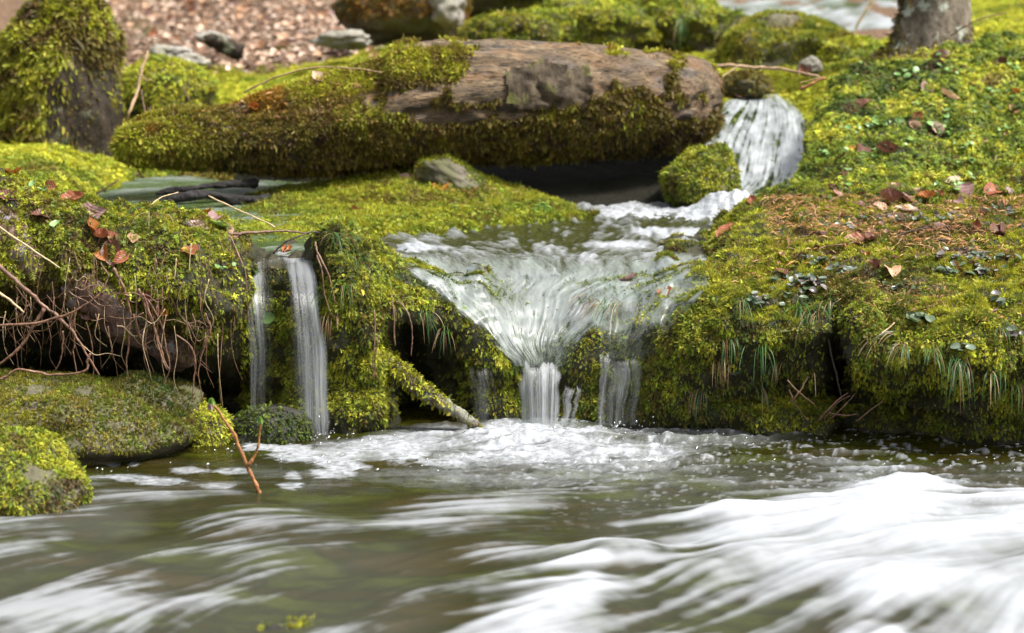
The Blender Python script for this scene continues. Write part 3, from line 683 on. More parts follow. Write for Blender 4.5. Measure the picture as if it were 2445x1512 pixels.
warm = pal(BR, OL, MG, YG*.9, YG*1.15, MG, scale=7, seed=71.); rockc = pal(BR*.8, OL*.8, MG*.8, OL*1.1, YG*.8, scale=7, seed=73.)
brightc = pal(MG, YG*.9, YG*1.15, MG*1.2, YG, scale=2.5, seed=75.); mixedc = pal(BR, OL, MG*.8, YG*.8, OL*1.2, scale=2.6, seed=77.)
bmoss('front', 42000, 0.0135, warm, -.5, -.1, (-.7, -.2), 'feather', 1, 0.0)
bmoss('flat', 24000, 0.013, rockc, -.45, -0.05, (-.5, 0.1), 'short', 2, 0.0)
bmoss('hump', 24000, 0.013, pal(DG*.7, DG, OL*.6, MG*.7, scale=7, seed=78.), -.4, 0, (-.5, .1), 'short', 3, 0.0)
bmoss('small', 40000, 0.012, pal(MG, YG*.9, YG*1.2, scale=6, seed=79.), -.6, -.2, (-.6, 0), 'feather', 4, 0.0)
bmoss('splash', 26000, 0.013, pal(DG, MG*.7, MG, scale=6, seed=80.), -.3, .1, (-.4, .2), 'feather', 5, 0.0)
bmoss('cascade', 34000, 0.016, pal(OL*.7, MG*.9, YG*.8, YG*1.1, OL, scale=5, seed=81.), -.6, -.25, (-.8, -.3), 'feather', 6)
bmoss('tongue', 14000, 0.016, mixedc, -.1, .3, (0, .6), 'short', 7)
for k_, (key, c) in enumerate([('back', mixedc), ('backr', brightc), ('nub', pal(BR, OL*.8, OL, scale=6, seed=82.)), ('midl', brightc), ('lich', pal(BR*1.3, OL*.7, OR*.8, OR*.5, OL*.9, BR, scale=4, seed=84.)),
        ('hm1', mixedc), ('hm2', brightc), ('hm3', brightc), ('hm4', pal(DG, MG*.8, MG, YG*.8, scale=3, seed=85.)), ('hm5', mixedc)]):
    a, b = ((-.4, .1) if key == 'back' else (-.5, -.05))
    bmoss(key, 16000, 0.021, c, a, b, (-.5, 0.05), 'feather' if key != 'back' else 'short', 10+k_, scale=3)
bmoss('submerged', 12000, 0.018, pal(YG*.7, YG*1.1, scale=6, seed=86.), -.4, .0, (.1, .5), 'short', 30)
print('moss triangles', NSHOOT[0])

# ------------------------------------------------------------------ water
_v2 = np.random.default_rng(8).random(1 << 16)
def n2(x, y, k=0):
    ix = np.floor(x).astype(np.int64); iy = np.floor(y).astype(np.int64); fx = x-ix; fy = y-iy
    fx = fx*fx*(3-2*fx); fy = fy*fy*(3-2*fy)
    def h(a, b): return _v2[((a*73856093) ^ (b*19349663) ^ (k*83492791)) & 65535]
    return (h(ix, iy)*(1-fx)+h(ix+1, iy)*fx)*(1-fy) + (h(ix, iy+1)*(1-fx)+h(ix+1, iy+1)*fx)*fy
def lic(X, Y, ang, scale, step, n, k=0):
    """noise dragged along the current: streaks that follow the flow lines; result about N(0,1)"""
    acc = np.zeros_like(X); W = 0
    for sg in (-1, 1):
        x, y = X.copy(), Y.copy()
        for i_ in range(n):
            wgt = 1-i_/n; acc += wgt*(n2(x*scale, y*scale, k)-0.5); W += wgt
            a = ang(x, y); x = x + sg*step*np.cos(a); y = y + sg*step*np.sin(a)
    acc /= W; return acc/(acc.std()+1e-9)
def m_water(name, deep, rough, bscale, bstr, bdist, foam=(0.32, 0.333, 0.35), stretch=(1, 1, 1)):
    t = NT(name); g = t.geo(); f = t.attr('foam')
    nb_ = t.noise(t.mapv(g, stretch), bscale, 4, 0.6, 0.3); sat = t.attr('satin')
    nb_ = t.math('MULTIPLY', nb_, t.math('MULTIPLY_ADD', sat, -0.93, 1.0)); rough = t.math('MULTIPLY_ADD', sat, 0.30, rough)
    nrm = t.bump(nb_, bstr, bdist)
    if deep is None:      # the bed shows through in brown and green patches
        deep = t.ramp(t.noise(t.mapv(g, (1.0, 2.2, 1)), 2.6, 4, 0.6, 0.5), [(0.36, (0.030, 0.034, 0.003)), (0.5, (0.014, 0.014, 0.0015)), (0.66, (0.027, 0.020, 0.003))])
    fz = t.noise(t.mapv(g, (1, 1.6, 1)), 95, 4, 0.65, 0.3)
    f = t.math('MULTIPLY_ADD', t.math('MULTIPLY', t.math('SUBTRACT', fz, 0.5), t.math('MULTIPLY', f, t.math('SUBTRACT', 1.0, sat))), 1.9, f); f = t.math('MINIMUM', t.math('MAXIMUM', f, 0.0), 0.97)
    wtr = t.pbr(deep, rough, t.math('MULTIPLY_ADD', sat, -0.36, 0.5), nrm, IOR=1.333)
    fb = t.n('BsdfDiffuse'); fb.inputs['Color'].default_value = (*foam, 1)
    fine = t.math('MULTIPLY', t.noise(g, 140, 3, 0.6), t.math('MULTIPLY_ADD', sat, -0.9, 1.0))
    t.l(t.bump(fine, 0.5, 0.006, nrm), fb.inputs['Normal'])
    fg = t.n('BsdfGlossy'); fg.inputs['Roughness'].default_value = 0.4; fg.inputs['Color'].default_value = (0.9, 0.9, 0.9, 1); t.l(nrm, fg.inputs['Normal'])
    fo = t.mixs(0.05, fb.outputs[0], fg.outputs[0])
    return t.done(t.mixs(f, wtr, fo))
M_POOL = m_water('pool_water', None, 0.05, 30, 0.42, 0.018)
M_UPPER = m_water('upper_water', (0.030, 0.032, 0.008), 0.08, 34, 0.45, 0.02)
M_SMALL = m_water('side_water', (0.045, 0.068, 0.022), 0.10, 30, 0.35, 0.02)

# --- lower pool and the near rapids
rows_py = np.concatenate([np.linspace(930, 1540, 330), np.linspace(1550, 2350, 60)])
al = PITCH + np.arctan((rows_py-CY)/FD); yy = HC/np.tan(al)
xx = np.linspace(-2.75, 2.75, 820)
PX, PYy = np.meshgrid(xx, yy)
def ang_pool(x, y):
    q = y + 0.32*ss(0.2, 1.2, x)*ss(4.9, 5.4, y) + 0.10*np.sin(x*2.3+1.0)
    return np.radians(np.interp(q, [4.6, 5.0, 5.45, 5.9, 6.35, 7.3], [62, 54, 40, 22, 7, 0]) + 9*np.sin(x*3.1+y*2.0) + 7*np.sin(x*7.3-y*5.1))
stF = lic(PX, PYy, ang_pool, 70, 0.010, 12, 1); stM = lic(PX, PYy, ang_pool, 27, 0.020, 14, 2); stC = lic(PX, PYy, ang_pool, 6.5, 0.030, 9, 3)
qx, qy = proj(np.stack([PX, PYy, 0*PX], -1))
iso = fbm2(PX*22, PYy*22, 3); iso2 = fbm2(PX*60, PYy*60, 2, 3.3); isoL = fbm2(PX*7, PYy*7, 3, 8.1)
def ell(cx, cy, rx, ry, soft=0.5): 
    d = np.sqrt(((qx-cx)/rx)**2 + ((qy-cy)/ry)**2); return ss(1+soft, 1-soft, d + 0.25*isoL + 0.25*iso)
nearness = ss(1090, 1230, qy)
streak = 0.30*stF + 0.50*stM + 0.85*stC
wisp = ss(0.15, 2.7, streak + 1.5*isoL)
wisp2 = ss(-0.5, 2.6, streak + 1.2*isoL)
foam = nearness*(0.02 + 0.42*wisp + 0.20*wisp2)
foam = np.maximum(foam, ss(1090, 1135, qy)*ss(1250, 1500, qx)*(0.05 + 0.70*wisp))
# white water of the near rapids
top = np.interp(qx, [900, 1050, 1150, 1280, 1400, 1480, 1560, 1700, 1850, 2000, 2120, 2200, 2330, 2600], [1600, 1500, 1430, 1400, 1330, 1235, 1232, 1190, 1165, 1142, 1140, 1158, 1175, 1170])
rap = ss(-45, 75, qy - top + 20*stM + 20*stC + 12*isoL)
gap = ss(1340, 1440, qy)*ss(1330, 1480, qx)*ss(2400, 2150, qx)
hole = np.maximum(ell(1590, 1335, 210, 40, .6)*0.55, ell(1480, 1300, 150, 45, .6)*.4)
white = rap*(0.85 + 0.17*streak + 0.26*isoL - gap*(0.44 - 0.18*stM - 0.30*stC) - hole*(0.6-.3*stM) - 0.28*ss(1420, 1330, qy)*ss(1800, 1500, qx)*(0.6 - .8*stM))
foam = np.maximum(foam, white)
lowl = ss(1230, 1330, qy)*ss(1250, 900, qx)
foam = np.maximum(foam, lowl*(0.06 + 0.55*wisp))
foam = np.maximum(foam, ss(420, 260, qx + 60*isoL)*ss(1150, 1210, qy)*ss(1340, 1250, qy)*(0.08+0.6*wisp))
# boil under the main fall, drifting rafts of bubbles
boil = np.maximum.reduce([ell(1285, 1050, 200, 34, .45)*1.0, ell(1350, 1080, 290, 36, .5)*0.85, ell(1080, 1045, 140, 22, .6)*0.75, ell(1560, 1040, 260, 26, .7)*0.42, ell(900, 1072, 120, 22, .5)*.8, ell(1250, 1135, 330, 22, .7)*0.3])
foam = np.maximum(foam, boil*(0.75 + 0.45*iso + 0.2*stF + 0.35*iso2))
rafts = np.zeros_like(foam)
for cx, cy, rx, ry in [(620,1066,50,12),(690,1072,60,10),(735,1088,95,13),(800,1095,60,12),(815,1112,52,14),(790,1130,55,13),(830,1085,45,9),(700,1136,20,9),(940,1056,90,16),(960,1085,60,16),(265,1108,18,6),(320,1108,10,5),(450,1123,42,7),(560,1125,40,7),(300,1140,80,8),(390,1150,60,9),(520,1160,40,9),(700,1160,30,8),(400,1186,18,8),(1050,1100,50,8)]:
    dd = np.sqrt(((qx-cx)/rx)**2 + ((qy-cy)/ry)**2) + .5*iso + .45*iso2 + .3*isoL + .12*stF
    rafts = np.maximum(rafts, ss(1.25, .8, dd)*(0.95 if rx > 44 and qy.min() < cy and cy < 1135 else 0.7))
foam = np.maximum(foam, rafts*(0.75+0.7*iso2+.4*iso))
# frothy rim along the banks
foam = np.clip(foam + ss(0.30, 0.55, iso2+0.5*iso)*0.5*ss(1300, 1060, qy)*ss(1000, 1300, qx), 0, 1)
foam *= ss(985, 1000, qy)
satin = ss(1120, 1235, qy + 14*stC)
hgt = 0.008*nearness*stC + 0.002*nearness*stM + 0.008*rap*stC + 0.010*rap*isoL + (0.0026*iso*(1+1.5*boil) + 0.0014*iso2*(0.4+boil))*(1-.9*satin)
wl = ss(600, 1300, qx)*ss(1240, 1090, qy)
hgt = hgt + wl*(1-.7*satin)*(0.006*stM + 0.008*isoL + 0.009*iso + .004*iso2) + 0.02*rap*ss(1200, 1300, qy)*ss(1500, 2000, qx)
hgt = hgt - 0.12*ss(5.5, 4.5, PYy)*ss(-0.1, 0.6, PX)          # the rapids drop away towards the viewer on the right
hgt = hgt + 0.016*ell(1285, 1040, 180, 24, .6)*(1+iso)
pool = tag(mk('water', np.stack([PX, PYy, hgt], -1).reshape(-1, 3), grid_faces(*PX.shape)[:, ::-1], M_POOL, attrs={'foam': foam, 'satin': satin}), kind='structure')

# --- upper pool, shallow and rippled, sliding towards the lip
def zu(x, y): return np.interp(y, [7.75, 8.3, 8.9, 9.6], [0.460, 0.488, 0.520, 0.53]) - 1.0*np.clip(7.75-y, 0, 1)**2
ux, uy = np.meshgrid(np.linspace(-0.62, 1.15, 430), np.linspace(7.60, 9.5, 400))
def ang_up(x, y): return np.arctan2(y-7.05, (x-0.10)*1.0) + 0.5*np.sin(x*7+y*5)*0.4
u1 = lic(ux, uy, ang_up, 62, 0.010, 7, 5); u2 = lic(ux, uy, ang_up, 24, 0.018, 7, 6)
ui = fbm2(ux*30, uy*16, 3, 2.2); uj = fbm2(ux*9, uy*7, 3, 6.2)
tqx, tqy = proj(np.stack([ux, uy, zu(ux, uy)], -1))
calm = ss(640, 545, tqy + 30*uj)*0.8
far_w = ss(522, 505, tqy)*ss(1340, 1420, tqx)
pat = 0.5*u1 + 0.35*u2 + 1.1*ui
uf = 0.19 - 0.24*calm + (0.30 - 0.08*calm)*pat + 0.22*uj
uf = np.maximum(uf, far_w*(0.55+0.5*ui))
for cx, cy, rx, ry in [(1560,552,60,12),(1650,560,90,14),(1480,585,80,12),(1700,545,60,9),(1000,590,80,9)]:
    d = np.sqrt(((tqx-cx)/rx)**2+((tqy-cy)/ry)**2); uf = np.maximum(uf, ss(1.3, .6, d+.3*ui)*0.8)
uz = zu(ux, uy) - 0.012*ss(7.78, 7.62, uy) + 0.0035*u2 + 0.002*u1 + 0.006*ui + 0.006*uj
tag(mk('water', np.stack([ux, uy, uz], -1).reshape(-1, 3), grid_faces(*ux.shape), M_UPPER, attrs={'foam': np.clip(uf, 0, .9)}), kind='structure')
# --- side pool feeding the left fall
lx, ly = np.meshgrid(np.linspace(-2.2, -0.69, 260), np.linspace(7.37, 9.9, 240))
def ang_l(x, y): return np.radians(20+25*np.sin(x*4+y*3))
l1 = lic(lx, ly, ang_l, 22, 0.02, 12, 7); l2 = lic(lx, ly, ang_l, 50, 0.012, 10, 9)
lf = np.clip((0.02+0.09*l1+0.09*l2)*ss(7.7, 8.3, ly) + ss(7.62, 7.42, ly)*np.clip(.15+.22*l2, 0, 1), 0, 0.8)
tag(mk('water', np.stack([lx, ly, 0.533-0.010*ss(7.55, 7.38, ly)+0.004*l1+0.002*l2+0.03*ss(8.2, 9.2, ly)], -1).reshape(-1, 3), grid_faces(*lx.shape), M_SMALL, attrs={'foam': lf}), kind='structure')
# --- the far stream at the top right
fx_, fy_ = np.meshgrid(np.linspace(0.95, 3.2, 200), np.linspace(12.35, 21, 260))
fz = np.interp(fy_, [12.3, 12.5, 13, 16, 20, 21], [0.90, 1.0, 1.065, 1.235, 1.5, 1.58]); 
fz = fz - 0.16*ss(13.4, 12.7, fy_)*ss(1.75, 2.0, fx_)
f1 = lic(fx_, fy_, lambda x, y: np.radians(75)+0.3*np.sin(x*3), 12, 0.05, 10, 11); f2_ = fbm2(fx_*4, fy_*3, 3)
tag(mk('water', np.stack([fx_, fy_, fz+0.03*f2_+0.01*f1], -1).reshape(-1, 3), grid_faces(*fx_.shape), M_SMALL, attrs={'foam': np.clip(0.32+0.22*f1+0.35*f2_, 0, .8)}), kind='structure')

# --- falling and sliding water: clear sheets with white threads
def m_fall(name, white=(0.52, 0.54, 0.56), gloss=0.22, tint=(0.93, 0.96, 0.92), bs=0.45, fk=(70, 5, 1), fa=0.9):
    t = NT(name); f = t.attr('foam'); fl_ = t.attr('flow', 'Vector')
    th_ = t.noise(t.mapv(fl_, fk), 1.6, 4, 0.65, 0.35)
    f = t.math('MULTIPLY_ADD', t.math('MULTIPLY', t.math('SUBTRACT', th_, 0.5), f), fa*3.0, f); f = t.math('MINIMUM', t.math('MAXIMUM', f, 0.0), 0.95)
    nn_ = t.noise(t.mapv(fl_, (60, 3, 1)), 3, 4, 0.6)
    nrm = t.bump(nn_, bs, 0.008)
    tr = t.n('BsdfTransparent'); tr.inputs['Color'].default_value = (*tint, 1)
    gl = t.n('BsdfGlossy'); gl.inputs['Roughness'].default_value = 0.28; t.l(nrm, gl.inputs['Normal'])
    fr = t.n('Fresnel'); fr.inputs['IOR'].default_value = 1.33; t.l(nrm, fr.inputs['Normal'])
    pres = t.ramp(f, [(0.02, 0.0), (0.22, 1.0)])
    trw = t.n('BsdfTransparent')
    clear = t.mixs(t.math('MULTIPLY', t.math('MULTIPLY_ADD', fr.outputs[0], 0.45, gloss*0.1), pres), t.mixs(pres, trw.outputs[0], tr.outputs[0]), gl.outputs[0])
    d = t.n('BsdfDiffuse'); d.inputs['Color'].default_value = (*white, 1); t.l(nrm, d.inputs['Normal'])
    tl = t.n('BsdfTranslucent'); tl.inputs['Color'].default_value = (*white, 1)
    foam_ = t.mixs(0.45, d.outputs[0], tl.outputs[0]); foam_ = t.mixs(gloss*0.5, foam_, gl.outputs[0])
    return t.done(t.mixs(f, clear, foam_))
M_FALL = m_fall('falling_water'); M_VEIL = m_fall('sliding_water', (0.50, 0.55, 0.51), 0.12, (0.86, 0.93, 0.84), 0.2, (85, 16, 1), 1.0)
M_CASC = m_fall('cascade_water', (0.68, 0.72, 0.74), 0.03, (0.86, 0.93, 0.86), 0.06, (60, 10, 1), 1.0)
def sheet(name, rows, nu, nv, alpha, mat=M_FALL, bulge=0.0, lumpy=0.0, wav=0.0):
    """rows of (py, Y, left, right)"""
    A = cr(np.array(rows, dtype=float), nv, 0); u = np.linspace(0, 1, nu)
    pxs = A[:, 2:3]*(1-u)+A[:, 3:4]*u
    if wav: pxs = pxs + wav*fbm2(pxs/60+3, np.linspace(0, 4, nv)[:, None]+0*pxs, 3, A[0, 2]/50)*np.linspace(0, 1, nv)[:, None]**.5
    G = np.array([[P(pxs[i_, j_], A[i_, 0], A[i_, 1]-bulge*math.sin(math.pi*u[j_])) for j_ in range(nu)] for i_ in range(nv)])
    if lumpy: G = G + (lumpy*fbm(G*8, 3)+lumpy*.4*fbm(G*26, 2))[..., None]*np.array([0, -.6, .8])
    U, V_ = np.meshgrid(u, np.linspace(0, 1, nv))
    fo = alpha(U, V_, G); 
    return tag(mk(name, G.reshape(-1, 3), grid_faces(nv, nu), mat, attrs={'foam': np.clip(fo, 0, 1)}, uv=np.stack([U, V_], -1).reshape(-1, 2)), kind='structure'), G
def thr(U, V_, k, kv, s): return (n2(U*k, V_*kv, s)*0.5 + n2(U*k*2.3, V_*kv*1.5, s+1)*0.3 + n2(U*k*5.1, V_*kv*2, s+2)*0.2 - 0.5)*3.2
# main fall
sheet('waterfall', [(862,7.215,1229,1344),(874,7.19,1233,1342),(892,7.165,1236,1341),(930,7.14,1238,1339),(980,7.12,1241,1336),(1030,7.10,1243,1333)], 120, 110,
      lambda U, V_, G: (0.52 + 0.34*thr(U, V_+0.2*n2(U*30, V_*0, 77), 22, 1.3, 20) + 0.22*thr(U, V_, 7, .8, 25) + .12*thr(U, V_, 60, 4, 28))*ss(0.0, 0.16, U+.05*thr(U*0, V_, 3, 7, 3))*ss(0, 0.16, 1-U+.05*thr(U*0, V_, 3, 7, 4))*ss(0.02, 0.40, V_-0.42*n2(U*13, V_*0, 5)-.10*n2(U*40, V_*0, 6)+.14)*ss(1.02, .9, V_), bulge=0.03)
# left fall: two threads joined under the lip by a thin skin of water
def a_left(U, V_, G):
    c1 = 0.12+0.02*np.sin(V_*5); left = np.exp(-((U-c1)/0.11)**2)
    c2 = np.interp(V_, [0, .15, .3, .55, 1], [0.66, 0.73, 0.84, 0.90, 0.90]); w2 = np.interp(V_, [0, .2, .45, 1], [0.25, 0.15, 0.085, 0.06])
    right = np.exp(-((U-c2)/w2)**2); trail = np.exp(-((U-c2+0.16)/0.10)**2)
    t_ = thr(U, V_, 34, 2.2, 30); skin = ss(0.34, 0.10, V_)
    o = left*(0.30+0.30*t_)*ss(1.05, .8, V_) + right*(0.52+0.34*t_) + trail*(0.22+0.26*t_) + skin*(0.22+0.34*t_)
    return o*ss(1.0, 0.96, U)*ss(0.0, .03, U)*ss(0, 0.02, V_+0.01)
sheet('waterfall', [(600,7.50,588,752),(613,7.40,588,752),(622,7.31,588,750),(636,7.235,588,752),(665,7.17,588,760),(720,7.10,590,768),(800,7.05,592,776),(900,7.02,594,780),(1000,7.0,596,782),(1045,6.995,596,782)], 150, 190, a_left, bulge=0.02, wav=16)
# threads right of the main fall
for x0, y0, x1, y1, wd, Y, al_ in [(1492,858,1488,1004,96,7.11,.30),(1446,846,1438,1004,26,7.09,.32),(1368,922,1358,1005,44,7.12,.34),(1150,880,1160,1005,60,7.12,.13)]:
    sheet('waterfall', [(y0-8,Y+.05,x0-wd/2,x0+wd/2),(y0+12,Y+.01,x0-wd/2,x0+wd/2),((y0+y1)/2,Y,(x0+x1)/2-wd*.48,(x0+x1)/2+wd*.5),(y1+12,Y-.015,x1-wd*.4,x1+wd*.4)], max(10, int(wd)), 70,
          lambda U, V_, G: al_*(0.75+1.0*thr(U, V_, max(3, wd/9), 1.4, int(x0))+.6*thr(U, V_, 2.2, 2.4, 7+int(x0)))*np.sin(np.pi*np.clip(U, 0, 1))**.7*ss(0, .28, V_-.2*n2(U*6, V_*0, 3)), wav=14)
# veil over the rounded lip: rows follow the bank
o0 = Vector((0, 0, HC))
def veil(vr, nv, nu, alpha, off=0.028):
    A = cr(np.array(vr, dtype=float), nv, 0); u = np.linspace(0, 1, nu); VG = np.zeros((nv, nu, 3))
    for i_ in range(nv):
        for j_ in range(nu):
            d = ray(A[i_, 1]*(1-u[j_])+A[i_, 2]*u[j_], A[i_, 0]); h = S_BANK.bvh().ray_cast(o0, d)
            t_ = h[3]-off if h[0] is not None else 99
            lo_, hi_ = 6.9/d.y, 8.7/d.y
            for _k in range(14):
                md = (lo_+hi_)/2
                if HC+d.z*md > float(zu(0, d.y*md)): lo_ = md
                else: hi_ = md
            VG[i_, j_] = o0+d*min(t_, lo_)
    for _ in range(14):
        VG[1:-1, 1:-1] = 0.5*VG[1:-1, 1:-1] + 0.125*(VG[:-2, 1:-1]+VG[2:, 1:-1]+VG[1:-1, :-2]+VG[1:-1, 2:])
    U, V_ = np.meshgrid(u, np.linspace(0, 1, nv)); va, tf_ = alpha(U, V_, VG)
    VG = VG + (0.003*tf_*ss(0, .3, V_))[..., None]*np.array([0, -.7, .7])
    tag(mk('waterfall', VG.reshape(-1, 3), grid_faces(nv, nu), M_VEIL, attrs={'foam': np.clip(va, 0, .92)}, uv=np.stack([U, V_], -1).reshape(-1, 2)), kind='structure')
    return VG, grid_faces(nv, nu)
def vpat(U, V_, VG, k, edge):
    wob = .03*fbm2(U*5, V_*5, 2, 4.4)
    tf_ = thr(U+wob+.02*np.sin(V_*19), V_, 40*k, 6.0, 60); tb = thr(U+wob, V_, 10*k, 3.0, 66); tg = thr(U+wob+.01*np.sin(V_*31+U*40), V_, 85*k, 9.0, 70)
    ti_ = fbm2(VG[..., 0]*24, VG[..., 2]*24, 3, 1.0); th = thr(U+.5*V_*(U-.5), V_*0+U*3, 14*k, 1, 44)
    va = 0.26 + 0.08*tf_ + 0.15*tb + 0.24*ti_ + 0.10*tg + .08*th + .26*fbm2(VG[..., 0]*75+.3*tb, VG[..., 2]*26, 3, 2.5)
    return va*ss(0, edge, U+0.06*tb+.10*ti_)*ss(0, edge, 1-U+0.06*tb+.10*ti_), tf_
def a_v1(U, V_, G):
    va, t_ = vpat(U, V_, G, 1.0, .14); core = np.exp(-((U-.46)/.24)**2)
    va = (va + .10*core*ss(.2, .5, V_) + 0.06*ss(0.62, 0.9, V_))*ss(0, 0.10, V_)
    return va, t_
def a_v2(U, V_, G):
    va, t_ = vpat(U, V_, G, .6, .25); return (va*(.95-.65*ss(.30, .75, V_)))*ss(0, 0.22, V_)*ss(1, .93, V_), t_
VG, VF = veil([(598, 905, 1700), (625, 925, 1700), (650, 955, 1690), (676, 1000, 1640), (705, 1030, 1570), (745, 1080, 1490), (790, 1138, 1425), (830, 1186, 1378), (858, 1218, 1352), (874, 1229, 1343)], 150, 190, a_v1)
veil([(640, 1400, 1700), (668, 1392, 1694), (700, 1385, 1676), (735, 1385, 1648), (775, 1396, 1610), (815, 1412, 1572), (845, 1432, 1548), (862, 1440, 1542)], 110, 110, a_v2, .024)
# upper cascade beside the log end, over its own ledge
CROWS = [(226,10.15,1752,1862),(246,10.0,1728,1892),(285,9.82,1672,1925),(335,9.6,1625,1938),(395,9.4,1592,1945),(445,9.2,1578,1930),(480,9.02,1575,1850),(508,8.86,1580,1800)]
def a_casc(U, V_, G):
    t1, t2 = thr(U+0.25*(V_-.5)*(U-.5), V_, 36, 4.5, 90), thr(U, V_, 13, 3.5, 96); n_ = fbm2(G[..., 0]*22, G[..., 2]*22, 3)
    n2_ = fbm2(G[..., 0]*60, G[..., 2]*60, 3, 4.)
    o = 0.36 + 0.30*t1 + 0.26*t2 + 0.42*n_ + 0.22*n2_ + .2*thr(U+.3*(V_-.5)*(U-.5), V_, 45, 7, 98)
    o = o + 0.25*ss(.86, .97, V_) - 0.35*ss(.30, .12, U)*ss(.2, .4, V_)*ss(.95, .8, V_)
    return o*ss(0, .16, U+.06*t1+.12*n_)*ss(0, .14, 1-U+.06*t1+.12*n_)
_, CG = sheet('waterfall', CROWS, 150, 150, a_casc, M_CASC, lumpy=0.016)
LG = CG[::4, ::4] + np.array([0, 0.03, -0.035]); LG = np.concatenate([LG[:, :1]-[.10, 0, .25], LG, LG[:, -1:]+[.12, 0, -.10]], 1)
LG = LG + (0.02*fbm(LG*9, 3))[..., None]*np.array([0, -.5, .8]); LG = np.concatenate([LG, LG[-1:]-[0, 0, .3]], 0)
tag(mk('ledge', LG.reshape(-1, 3), grid_faces(*LG.shape[:2]), M_SOIL), kind='structure')
S_LEDGE = Surf(LG.reshape(-1, 3), grid_faces(*LG.shape[:2]))
if S_LEDGE.VN[:, 2].mean() < 0: S_LEDGE = Surf(LG.reshape(-1, 3), grid_faces(*LG.shape[:2])[:, ::-1])
tag(moss_obj('wet_moss', [scatter(S_LEDGE, 12000, 'feather', 0.022, pal(DG, MG*.7, MG, scale=6, seed=91.), droop=1.2, rand=.3, seed=40)], mat=M_MOSSWET), kind='stuff')
# froth heaped at the foot of the cascade
fh, fw = 60, 160; gu, gv = np.meshgrid(np.linspace(0, 1, fw), np.linspace(0, 1, fh))
fpx = 1375 + 440*gu; fY = 8.95 - 0.35*gv
top_ = np.exp(-((fpx-1745)/70)**2)*0.085 + 0.018*ss(1380, 1450, fpx)
prof = np.sin(np.pi*np.clip(gv, 0, 1))
FX = (fpx-CX)/FD*(fY*CP+(HC-.55)*SP)
FZ = zu(FX, fY) - 0.012 + prof*top_*(1+0.7*fbm2(FX*14, fY*14, 3)) + 0.012*fbm2(FX*40, fY*40, 2)*prof
tag(mk('water', np.stack([FX, fY, FZ], -1).reshape(-1, 3), grid_faces(fh, fw)[:, ::-1], M_UPPER, attrs={'foam': np.clip(0.95-.4*ss(1500, 1380, fpx)+.3*fbm2(FX*25, fY*25, 2), 0, 1)}), kind='structure')

# ------------------------------------------------------------------ small things: helpers
S_VEIL = Surf(VG.reshape(-1, 3), VF); S_CASC = Surf(CG.reshape(-1, 3), grid_faces(150, 150))
S_UP = Surf(np.stack([ux, uy, uz], -1)[::4, ::4].reshape(-1, 3), grid_faces(100, 108))
LAND = [S_BANK, S_TONGUE, S_LOG, S_STUMP, S_TREE, S_GROUND, S_LEDGE] + [s for o, s in BOULD.values()]
ALLS = LAND + [S_VEIL, S_CASC, S_UP]
def leafgrid(outline, L, Wd, curl, fold, twist, seed, nl=12, nw=6, wavy=0.05):
    """a dry leaf: outline(t) half-width along its length, curled along and across, wavy at the edges"""
    r = np.random.default_rng(seed); t = np.linspace(0, 1, nl); s = np.linspace(-1, 1, nw+1)
    T_, S_ = np.meshgrid(t, s, indexing='ij'); hw = outline(t)[:, None]*Wd/2
    x = T_-0.5; y = S_*hw; z = fold*np.abs(S_)**1.3*hw + wavy*L*np.sin(T_*17+seed+S_*2)*np.abs(S_)*0.5
    th = curl*x; X = np.where(abs(curl) > 1e-3, np.sin(th)/(curl+1e-9), x)*L; Z = (1-np.cos(th))/(curl+1e-9)*L
    a = twist*x; Y2 = y*np.cos(a)-z*np.sin(a); Z2 = y*np.sin(a)+z*np.cos(a)
    V = np.stack([X-Z2*np.sin(th)*0.7, Y2, Z+Z2], -1).reshape(-1, 3); F = grid_faces(nl, nw+1)
    V[:, 2] -= V[:, 2].min()*0.6
    # stalk
    st = np.array([[X[0, 0], -0.0012, Z[0, 0]], [X[0, 0], 0.0012, Z[0, 0]], [X[0, 0]-0.2*L, 0.001, Z[0, 0]+0.05*L], [X[0, 0]-0.2*L, -0.001, Z[0, 0]+0.05*L]])
    n0 = len(V); return np.concatenate([V, st]), np.concatenate([F, [[n0, n0+1, n0+2, n0+3]]])
def beech(t): return np.sin(np.pi*np.clip(t, 0.0, 1)**0.85)**0.75*(1+0.03*np.sin(t*60)) + 0.01
def m_leaf(name, a, b, rough=0.45):
    t = NT(name); o = t.n('TexCoord').outputs['Object']; i_ = t.n('ObjectInfo')
    n1 = t.noise(o, 60, 4, 0.6); vein = t.n('TexWave'); vein.wave_type = 'BANDS'; vein.bands_direction = 'DIAGONAL'; vein.inputs['Scale'].default_value = 55
    t.l(t.mapv(o, (1, 1, 0)), vein.inputs['Vector'])
    c = t.mix(t.ramp(n1, [(0.3, 0.0), (0.7, 1.0)]), a, b)
    c = t.mix(t.math('MULTIPLY', t.ramp(vein.outputs['Fac'], [(0.0, 1.0), (0.25, 0.0)]), 0.45), c, tuple(x*0.4 for x in a))
    h = t.n('HueSaturation'); t.l(c, h.inputs['Color']); t.l(t.math('MULTIPLY_ADD', i_.outputs['Random'], 0.5, 0.75), h.inputs['Value'])
    d = t.pbr(h.outputs[0], rough, 0.5, t.bump(vein.outputs['Fac'], 0.35, 0.002))
    tr = t.n('BsdfTranslucent'); t.l(h.outputs[0], tr.inputs['Color'])
    return t.done(t.mixs(0.25, d, tr.outputs[0]))
